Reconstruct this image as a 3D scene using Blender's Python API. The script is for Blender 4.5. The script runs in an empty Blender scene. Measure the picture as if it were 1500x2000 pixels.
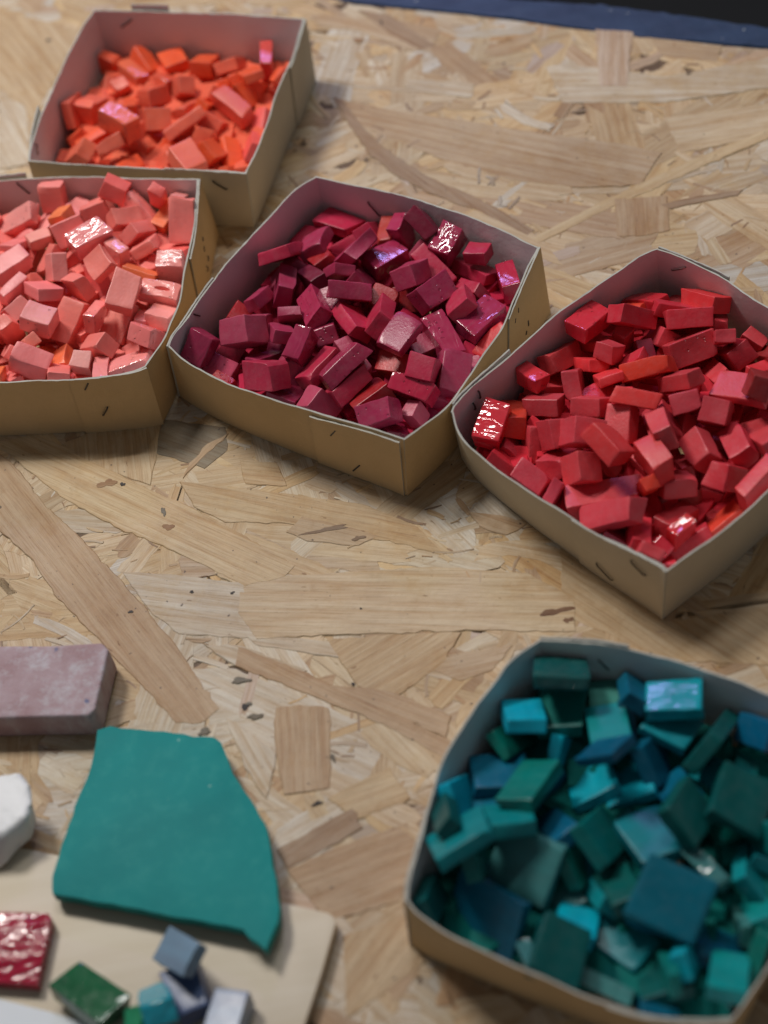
import bpy, bmesh, math, random
import numpy as np
from mathutils import Vector, Matrix, Quaternion
from mathutils.bvhtree import BVHTree

# ---------------------------------------------------------------- measured layout (millimetres, world space)
CAM = {"pos":[0.0,-0.480313,0.60741],"r":[0.979365,-0.158524,-0.125354],"u":[0.202097,0.768208,0.607465],"f":3269.45,"H":0.04032423915053255}
TRAYS = {"O":{"rim":[[[-106.7,377.8],[-66.1,362.2],[-23.0,344.3],[12.5,328.0]],[[12.5,328.0],[1.5,295.5],[-9.0,271.1],[-18.7,243.9],[-28.9,218.0],[-34.3,206.7]],[[-34.3,206.7],[-73.0,221.8],[-111.6,236.5],[-149.2,253.1]],[[-149.2,253.1],[-147.5,263.0],[-144.2,278.7],[-138.7,298.2],[-131.5,317.8],[-123.9,339.7],[-115.1,362.4],[-106.7,377.8]]],"bot":[[-106.1,376.5],[11.3,324.0],[-37.4,210.5],[-152.7,258.0]]},"K":{"rim":[[[-188.5,249.2],[-164.8,241.8],[-147.9,238.6],[-114.2,228.9],[-81.1,217.2],[-59.6,209.7]],[[-59.6,209.7],[-62.9,187.9],[-66.8,165.0],[-71.3,147.6],[-76.3,125.0],[-82.5,108.2],[-87.2,97.5],[-92.6,89.1],[-96.7,83.1]],[[-96.7,83.1],[-102.1,81.5],[-114.2,82.2],[-132.4,84.6],[-167.3,92.4],[-215.0,104.4]],[[-215.0,104.4],[-212.7,143.3],[-206.0,194.1],[-196.8,223.4],[-188.5,249.2]]],"bot":[[-193.7,252.2],[-57.8,210.5],[-97.8,82.6],[-220.9,105.5]]},"P":{"rim":[[[1.1,193.1],[23.3,177.6],[43.8,164.0],[65.8,145.1],[82.2,128.6],[93.6,115.7],[99.3,109.1]],[[99.3,109.1],[90.0,93.3],[80.3,76.6],[70.7,60.1],[57.4,43.4],[44.7,27.1],[35.7,18.5],[25.1,11.7],[15.2,6.0]],[[15.2,6.0],[7.4,12.5],[-3.4,20.1],[-26.3,35.6],[-39.7,45.8],[-57.7,60.0],[-70.2,71.9],[-79.4,83.2],[-85.2,93.5]],[[-85.2,93.5],[-82.1,100.6],[-75.6,109.4],[-65.3,124.7],[-51.8,142.2],[-38.4,157.6],[-19.9,177.8],[-9.3,187.8],[1.1,193.1]]],"bot":[[1.5,199.1],[101.2,103.5],[12.2,6.4],[-87.9,98.0]]},"R":{"rim":[[[153.6,91.7],[162.2,82.9],[177.9,63.6],[191.4,40.0],[208.3,18.4],[233.7,-9.8]],[[233.7,-9.8],[212.8,-30.2],[187.0,-47.0],[170.5,-57.0],[159.8,-63.0],[147.8,-71.6],[136.7,-78.1],[120.7,-85.6],[108.5,-92.1]],[[108.5,-92.1],[106.3,-88.1],[95.4,-76.6],[82.8,-63.5],[73.5,-51.2],[62.3,-37.4],[51.3,-20.7],[42.4,-5.4],[38.8,6.1],[38.6,16.4]],[[38.6,16.4],[40.5,20.0],[46.5,25.7],[57.1,33.7],[72.8,44.7],[93.6,60.3],[111.8,71.2],[130.1,81.7],[142.6,88.8],[153.6,91.7]]],"bot":[[156.2,97.1],[238.7,-6.6],[108.4,-88.4],[40.9,22.0]]},"T":{"rim":[[[51.1,-111.6],[69.7,-117.9],[81.3,-123.3],[98.7,-132.8],[115.2,-144.4],[130.8,-157.5],[143.1,-169.1],[150.0,-175.4]],[[150.0,-175.4],[135.5,-204.8],[117.8,-236.2],[106.8,-253.5],[97.9,-264.4],[88.7,-272.3],[81.2,-278.4]],[[81.2,-278.4],[68.5,-276.5],[52.8,-270.9],[37.7,-262.3],[22.7,-251.8],[7.4,-240.2],[-8.0,-227.4],[-17.9,-217.6],[-21.0,-211.0]],[[-21.0,-211.0],[-19.6,-205.3],[-14.8,-194.4],[-9.6,-183.2],[-4.3,-171.6],[0.8,-159.9],[8.8,-148.4],[18.7,-137.3],[28.3,-128.1],[36.1,-119.9],[45.4,-114.4],[51.1,-111.6]]],"bot":[[51.3,-112.8],[148.8,-175.6],[80.9,-277.1],[-23.2,-210.7]]}}
STAPLES = [["P",3,1,[-72.7,113.8,39.3],[-69.5,118.5,32.0]],["P",0,1,[24.3,177.0,30.9],[29.4,173.6,22.7]],["P",2,0,[-16.8,29.2,27.3],[-13.1,26.7,33.7]],["P",2,0,[-10.1,24.7,4.6],[-5.6,21.6,12.1]],["P",1,0,[81.2,78.2,34.4],[81.2,78.3,30.8]],["P",1,0,[79.0,74.4,31.8],[78.3,73.3,29.3]],["P",1,0,[87.1,88.3,13.8],[87.1,88.4,9.8]],["P",1,0,[85.5,85.6,9.8],[84.9,84.6,7.8]],["K",0,1,[-156.3,240.2,38.0],[-151.5,239.3,29.9]],["K",1,0,[-64.1,181.2,26.7],[-64.4,179.4,24.8]],["K",1,0,[-64.6,177.9,23.0],[-64.8,176.8,20.0]],["K",1,0,[-64.0,181.3,12.8],[-64.4,179.5,10.8]],["K",1,0,[-65.2,174.9,11.7],[-65.5,173.1,9.8]],["K",2,0,[-128.2,84.1,33.1],[-125.0,83.6,38.4]],["K",2,0,[-124.5,83.6,13.7],[-120.8,83.1,19.2]],["O",2,0,[-52.8,213.9,34.2],[-46.5,211.5,28.6]],["O",0,1,[-93.5,372.8,28.5],[-85.8,369.8,34.5]],["O",3,1,[-145.9,270.4,37.2],[-146.2,269.2,34.5]],["O",3,1,[-146.3,268.5,34.1],[-146.6,267.2,32.3]],["R",2,0,[85.1,-65.9,19.6],[90.7,-71.8,12.7]],["R",2,0,[97.1,-78.4,34.1],[102.2,-83.8,28.6]],["R",0,1,[159.0,86.2,30.1],[164.3,80.3,35.8]],["R",3,1,[53.2,30.7,34.9],[53.5,31.0,29.5]],["R",3,1,[49.9,28.2,30.1],[50.3,28.5,25.4]],["T",0,1,[72.9,-119.4,30.4],[77.1,-121.4,22.9]]]
FLAKES = [[[[-180.0,83.9],[-172.0,72.7],[-159.3,46.7],[-138.1,14.2],[-124.0,-10.2],[-103.4,-48.9],[-86.6,-87.6],[-95.1,-92.6],[-105.5,-90.1],[-124.7,-58.3],[-140.5,-32.4],[-155.8,-8.3],[-166.6,16.7],[-185.7,42.5],[-185.1,91.7]],[-180.1,80.2,-93.1,-89.9],"s",60],[[[-182.5,91.7],[-164.2,92.9],[-148.3,81.4],[-125.0,58.4],[-106.1,40.3],[-88.8,26.2],[-65.1,2.0],[-44.7,-20.1],[-50.3,-25.1],[-68.1,-25.9],[-98.7,2.5],[-125.8,24.3],[-148.5,47.1],[-169.9,75.8]],[-179.9,92.0,-46.6,-24.0],"y",50],[[[-92.6,42.9],[-44.3,22.7],[-9.3,7.1],[13.5,-12.7],[22.7,-31.5],[8.7,-22.3],[-12.4,-11.4],[-16.0,-6.8],[-45.3,5.1],[-73.6,13.1],[-87.1,26.1]],[-93.1,37.2,9.1,-17.6],"t",42],[[[-69.6,-21.7],[-30.6,-28.1],[17.5,-36.9],[56.8,-50.4],[73.5,-68.3],[70.4,-85.7],[31.0,-75.1],[-35.2,-61.1],[-66.3,-55.9],[-72.9,-39.9]],[-71.5,-35.1,72.2,-74.1],"p",46],[[[-123.6,-3.8],[-102.4,-10.4],[-69.1,-24.1],[-69.8,-41.3],[-66.7,-55.2],[-100.5,-44.3],[-111.1,-30.9]],[-122.0,-16.6,-67.2,-39.1],"w",38],[[[-74.9,-57.9],[-55.0,-72.6],[-36.3,-88.4],[-15.0,-106.1],[10.0,-128.7],[3.9,-133.2],[-18.5,-111.4],[-42.4,-93.3],[-77.2,-67.2]],[-75.0,-59.5,6.9,-131.5],"s",56],[[[-61.9,-93.3],[-52.1,-94.1],[-39.8,-98.6],[-42.4,-119.9],[-45.1,-136.4],[-54.3,-135.7],[-63.7,-135.0],[-64.3,-122.2],[-64.2,-107.1]],[-51.1,-94.8,-55.5,-136.4],"s",52],[[[-37.2,-147.9],[-35.0,-150.7],[-36.2,-154.2],[-34.4,-157.5],[-51.7,-163.3],[-66.6,-168.6],[-69.9,-159.2],[-54.6,-153.8]],[-37.1,-150.3,-68.6,-164.1],"b",64],[[[18.8,306.0],[49.0,284.2],[86.4,262.8],[127.6,237.2],[163.1,217.8],[185.0,202.1],[167.8,181.1],[136.5,189.2],[103.7,205.4],[69.5,234.4],[40.0,265.4],[27.5,279.6]],[18.7,301.2,178.7,191.2],"n",34],[[[20.0,305.6],[24.2,301.4],[30.3,278.6],[39.5,254.7],[52.2,233.7],[65.0,215.8],[84.7,195.2],[106.9,163.7],[102.5,161.0],[80.5,188.1],[59.1,208.2],[42.9,229.6],[31.9,250.8],[23.0,289.4]],[20.4,304.5,105.5,162.1],"b",58],[[[177.0,317.8],[196.4,308.1],[187.8,283.5],[181.1,262.0],[167.2,267.5],[172.4,293.6]],[186.9,313.4,174.1,264.3],"x",60],[[[104.6,158.0],[146.9,175.1],[195.4,191.0],[249.9,204.9],[247.9,198.5],[196.0,183.2],[151.1,169.7],[108.0,153.7]],[105.4,156.9,244.1,204.1],"y",62],[[[152.2,174.3],[178.8,168.5],[173.6,143.4],[160.7,143.3],[147.0,146.7]],[165.5,172.2,159.4,143.7],"s",48],[[[-97.3,84.9],[-67.7,71.6],[-68.2,56.6],[-80.1,48.3],[-96.7,60.4],[-104.4,65.8]],[-102.9,79.5,-69.5,53.7],"g",36],[[[-66.9,67.0],[-69.6,63.0],[-78.0,57.6],[-91.2,44.8],[-86.7,53.3],[-77.4,63.1]],[-66.9,66.3,-90.3,46.1],"s",66],[[[-148.3,82.4],[-128.2,87.8],[-98.8,82.5],[-102.9,62.7],[-107.2,44.8],[-125.0,58.4],[-139.3,70.9]],[-124.2,88.8,-123.7,55.1],"t",48],[[[38.2,-10.0],[52.3,-16.2],[64.3,-22.4],[57.4,-26.0],[52.3,-27.3],[41.9,-20.1]],[38.2,-10.0,63.0,-28.6],"n",40],[[[80.2,-8.9],[108.8,-90.1],[152.4,-94.3],[150.2,-122.9],[103.8,-108.9],[67.3,-75.6]],[79.8,-21.0,147.8,-109.2],"t",20],[[[-35.6,-63.8],[-4.3,-68.8],[22.1,-74.2],[10.4,-88.7],[-14.1,-101.1],[-25.9,-90.4]],[17.6,-74.2,-26.2,-93.0],"t",44],[[[15.6,-84.6],[42.3,-86.3],[31.3,-96.4],[17.5,-98.3],[5.6,-90.1]],[10.4,-88.7,41.9,-88.4],"n",50],[[[13.3,327.3],[41.0,309.3],[91.1,287.0],[97.2,282.1],[95.1,280.0],[68.6,294.4],[35.0,309.3]],[13.3,327.3,95.8,280.7],"w",54],[[[64.6,306.3],[92.8,296.0],[99.6,291.3],[97.1,281.2],[77.0,291.6],[60.9,301.7]],[64.1,303.1,96.7,285.1],"w",58],[[[-62.5,48.5],[-45.7,42.3],[-42.6,27.0],[-61.6,33.6]],[-63.2,42.1,-41.8,33.2],"t",38],[[[-37.8,6.8],[-13.2,-7.3],[-4.6,-13.4],[-14.6,-16.3],[-37.3,-7.4],[-46.0,-0.2]],[-38.2,3.9,-4.7,-14.0],"n",50],[[[18.3,387.0],[68.4,364.4],[90.1,346.6],[80.8,329.4],[69.4,334.3],[43.1,362.7],[19.9,375.8]],[17.6,381.9,84.6,333.2],"n",44],[[[46.1,382.6],[63.3,371.4],[84.6,333.2],[75.2,332.3],[60.3,353.7]],[45.7,380.1,81.3,331.8],"b",52],[[[174.1,163.4],[193.3,163.6],[217.3,161.5],[213.7,158.5],[194.8,159.1],[178.4,158.8]],[174.1,163.4,214.4,160.8],"b",66],[[[141.4,299.1],[203.8,263.8],[267.5,261.5],[259.6,236.0],[198.1,242.4],[144.4,260.0]],[138.4,285.6,257.0,246.1],"w",30],[[[194.7,229.9],[255.7,223.5],[248.2,199.3],[194.8,199.0]],[191.4,217.6,246.8,213.0],"p",36],[[[65.9,184.3],[89.2,189.6],[109.3,154.9],[115.3,133.5],[101.8,145.3]],[66.7,188.3,116.1,137.1],"p",30],[[[-176.4,303.1],[-158.4,302.0],[-159.8,359.8],[-174.8,395.0]],[-175.3,364.9,-158.1,311.2],"w",36],[[[-173.8,458.9],[-122.7,419.5],[-136.9,387.5],[-157.3,339.4],[-181.2,392.0]],[-174.0,447.9,-135.3,351.7],"t",30],[[[-99.9,422.4],[-130.0,400.8],[-140.6,373.5],[-125.9,420.6],[-115.3,438.6]],[-109.2,431.0,-137.3,377.4],"t",44],[[[-89.6,-53.2],[-73.9,-57.6],[-46.6,-77.4],[-56.0,-80.5],[-77.2,-67.2]],[-89.6,-53.2,-46.9,-80.0],"w",40],[[[-77.2,1.8],[-48.2,-17.7],[-64.0,-31.3],[-81.3,-15.2]],[-77.8,-4.1,-48.9,-23.4],"y",26],[[[15.1,-110.7],[38.7,-103.5],[25.8,-123.5],[6.4,-133.8]],[6.9,-131.5,38.2,-106.0],"y",40],[[[-67.1,-169.0],[-36.8,-162.0],[-10.9,-158.6],[-18.8,-179.8],[-24.9,-191.8],[-53.9,-194.1]],[-68.2,-177.7,-16.9,-168.9],"s",30],[[[-48.9,-201.7],[-24.0,-198.5],[-19.4,-218.7],[-51.7,-234.3]],[-51.7,-234.3,-18.5,-201.9],"t",34],[[[-71.0,-52.2],[-22.6,-69.2],[19.4,-88.2],[13.2,-97.3],[-23.9,-77.6],[-67.1,-58.7]],[-71.3,-54.9,18.5,-93.3],"w",32],[[[-38.9,-87.3],[-13.3,-96.1],[10.0,-114.6],[6.1,-123.8],[-15.0,-106.1]],[-38.9,-87.3,8.6,-121.9],"s",60],[[[-84.3,-92.0],[-64.7,-114.6],[-71.5,-135.2],[-78.3,-118.9]],[-84.3,-92.0,-69.1,-133.3],"w",44],[[[-46.4,-141.0],[-19.3,-132.7],[-13.4,-148.6],[-35.4,-153.0]],[-47.1,-145.6,-11.8,-139.3],"y",44],[[[88.3,220.5],[89.1,220.3],[86.4,207.8],[85.6,208.0]],[88.6,220.5,86.1,207.9],"q",75],[[[91.1,212.8],[95.0,209.8],[94.7,208.2],[90.7,211.2]],[91.1,212.8,94.8,209.0],"q",75],[[[90.4,205.3],[94.1,211.0],[94.8,210.3],[91.2,205.0]],[90.4,205.3,94.6,210.8],"q",75],[[[94.3,210.9],[95.1,210.6],[93.8,203.8],[92.7,204.1]],[94.6,210.8,93.2,204.0],"q",75],[[[94.4,194.7],[95.2,194.5],[93.7,187.4],[93.0,187.6]],[94.7,194.6,93.2,187.5],"q",75],[[[93.6,188.2],[96.9,186.4],[96.7,185.6],[93.4,187.1]],[93.6,188.2,96.8,186.0],"q",75],[[[96.9,183.9],[104.6,191.5],[105.0,190.6],[97.5,182.9]],[96.9,183.9,104.6,191.5],"q",75]]
KNOTS = [[-120.3,48.6,2.2,1.8,"k"],[-121.3,-27.2,1.7,1.5,"k"],[-92.8,-23.1,1.5,1.2,"k"],[-100.2,17.0,5.4,2.7,"r"],[-127.7,51.2,7.3,4.2,"r"],[-75.1,-89.1,3.4,2.4,"k"],[-74.5,-28.3,1.5,1.2,"k"],[-73.6,-88.1,2.2,1.5,"g"],[64.3,-73.5,11.0,3.0,"B"],[68.7,-79.3,3.4,2.4,"B"],[-27.1,-3.6,14.6,2.7,"D"],[-13.9,-12.2,4.9,2.1,"D"],[-101.9,26.8,1.7,4.8,"g"],[-93.8,-97.5,4.9,2.7,"g"],[-75.9,-75.6,7.3,2.4,"g"],[-71.3,-95.2,6.3,2.1,"g"],[-143.9,416.0,2.2,2.7,"k"],[216.5,262.0,2.0,1.5,"k"],[41.6,352.9,4.4,4.2,"r"],[57.6,365.5,1.0,3.6,"k"],[-27.9,-89.1,1.2,1.2,"k"],[-41.6,-122.5,1.5,3.0,"g"],[13.4,-142.3,1.7,1.2,"k"],[-18.7,-51.2,0.7,0.9,"k"],[-50.9,-142.3,3.4,1.5,"k"]]
EDGE = [[7.1,424.5],[24.0,405.4],[47.1,388.7],[90.5,365.7],[132.6,343.3],[199.0,301.8],[264.3,269.8],[293.4,251.3]]
EDGE2 = [[13.1,472.6],[81.6,405.3],[136.5,361.7],[192.3,335.0],[269.7,287.5],[298.9,267.7]]
CORNERS = [[-311.8,553.8],[394.3,302.2],[149.9,-333.3],[-262.8,-251.1]]
PLY = [[-214.0,-124.8],[-171.1,-138.8],[-119.5,-162.4],[-71.1,-184.8],[-52.9,-193.4],[-51.1,-195.1],[-50.3,-198.3],[-58.5,-216.9],[-68.3,-237.1],[-77.2,-258.6],[-212.8,-220.8]]
SLABP = [[-137.7,-91.5,10.0],[-132.1,-91.8,10.0],[-113.8,-98.2,10.0],[-88.6,-107.4,10.3],[-86.1,-110.5,10.3],[-82.4,-126.7,11.2],[-76.3,-141.0,12.0],[-71.5,-153.7,12.7],[-70.6,-168.1,13.6],[-70.0,-182.0,14.6],[-70.2,-191.4,15.2],[-71.3,-197.4,15.7],[-77.2,-208.2,16.5],[-85.1,-197.9,16.0],[-91.5,-194.3,15.8],[-109.0,-187.3,15.6],[-134.7,-175.9,15.2],[-158.1,-166.1,14.9],[-158.6,-163.5,14.8],[-157.0,-153.5,14.2],[-150.9,-135.7,13.0],[-145.2,-119.7,11.8],[-140.5,-109.3,11.0],[-138.6,-98.1,10.4]]
BRICK = [[[-206.8,-35.7],[-156.5,-47.7],[-132.0,-52.1],[-129.1,-56.6],[-136.5,-85.7],[-139.7,-88.3],[-177.6,-80.2],[-206.5,-73.3]],[[-206.8,-35.7],[-156.5,-47.7],[-132.0,-52.1],[-129.1,-56.6],[-136.5,-85.7],[-139.7,-88.3],[-177.6,-80.2],[-206.5,-73.3]]]
STONE = [[[-200.0,-105.7],[-176.4,-110.3],[-167.3,-111.2],[-164.5,-117.4],[-162.7,-127.2],[-165.8,-134.7],[-174.7,-139.2],[-199.9,-136.2]],[[-206.5,-108.3],[-180.8,-114.2],[-168.9,-119.4],[-165.1,-127.5],[-167.4,-133.6],[-171.4,-139.1],[-181.3,-146.6],[-206.3,-146.2]]]
CRIM = [[-203.0,-163.0],[-180.3,-167.6],[-161.0,-172.5],[-159.9,-175.4],[-166.4,-201.4],[-180.8,-197.3],[-202.8,-191.7]]
PAPER = [[-212.3,-188.0],[-182.1,-202.1],[-164.3,-210.6],[-145.0,-220.7],[-132.4,-238.4],[-211.9,-225.9]]
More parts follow.
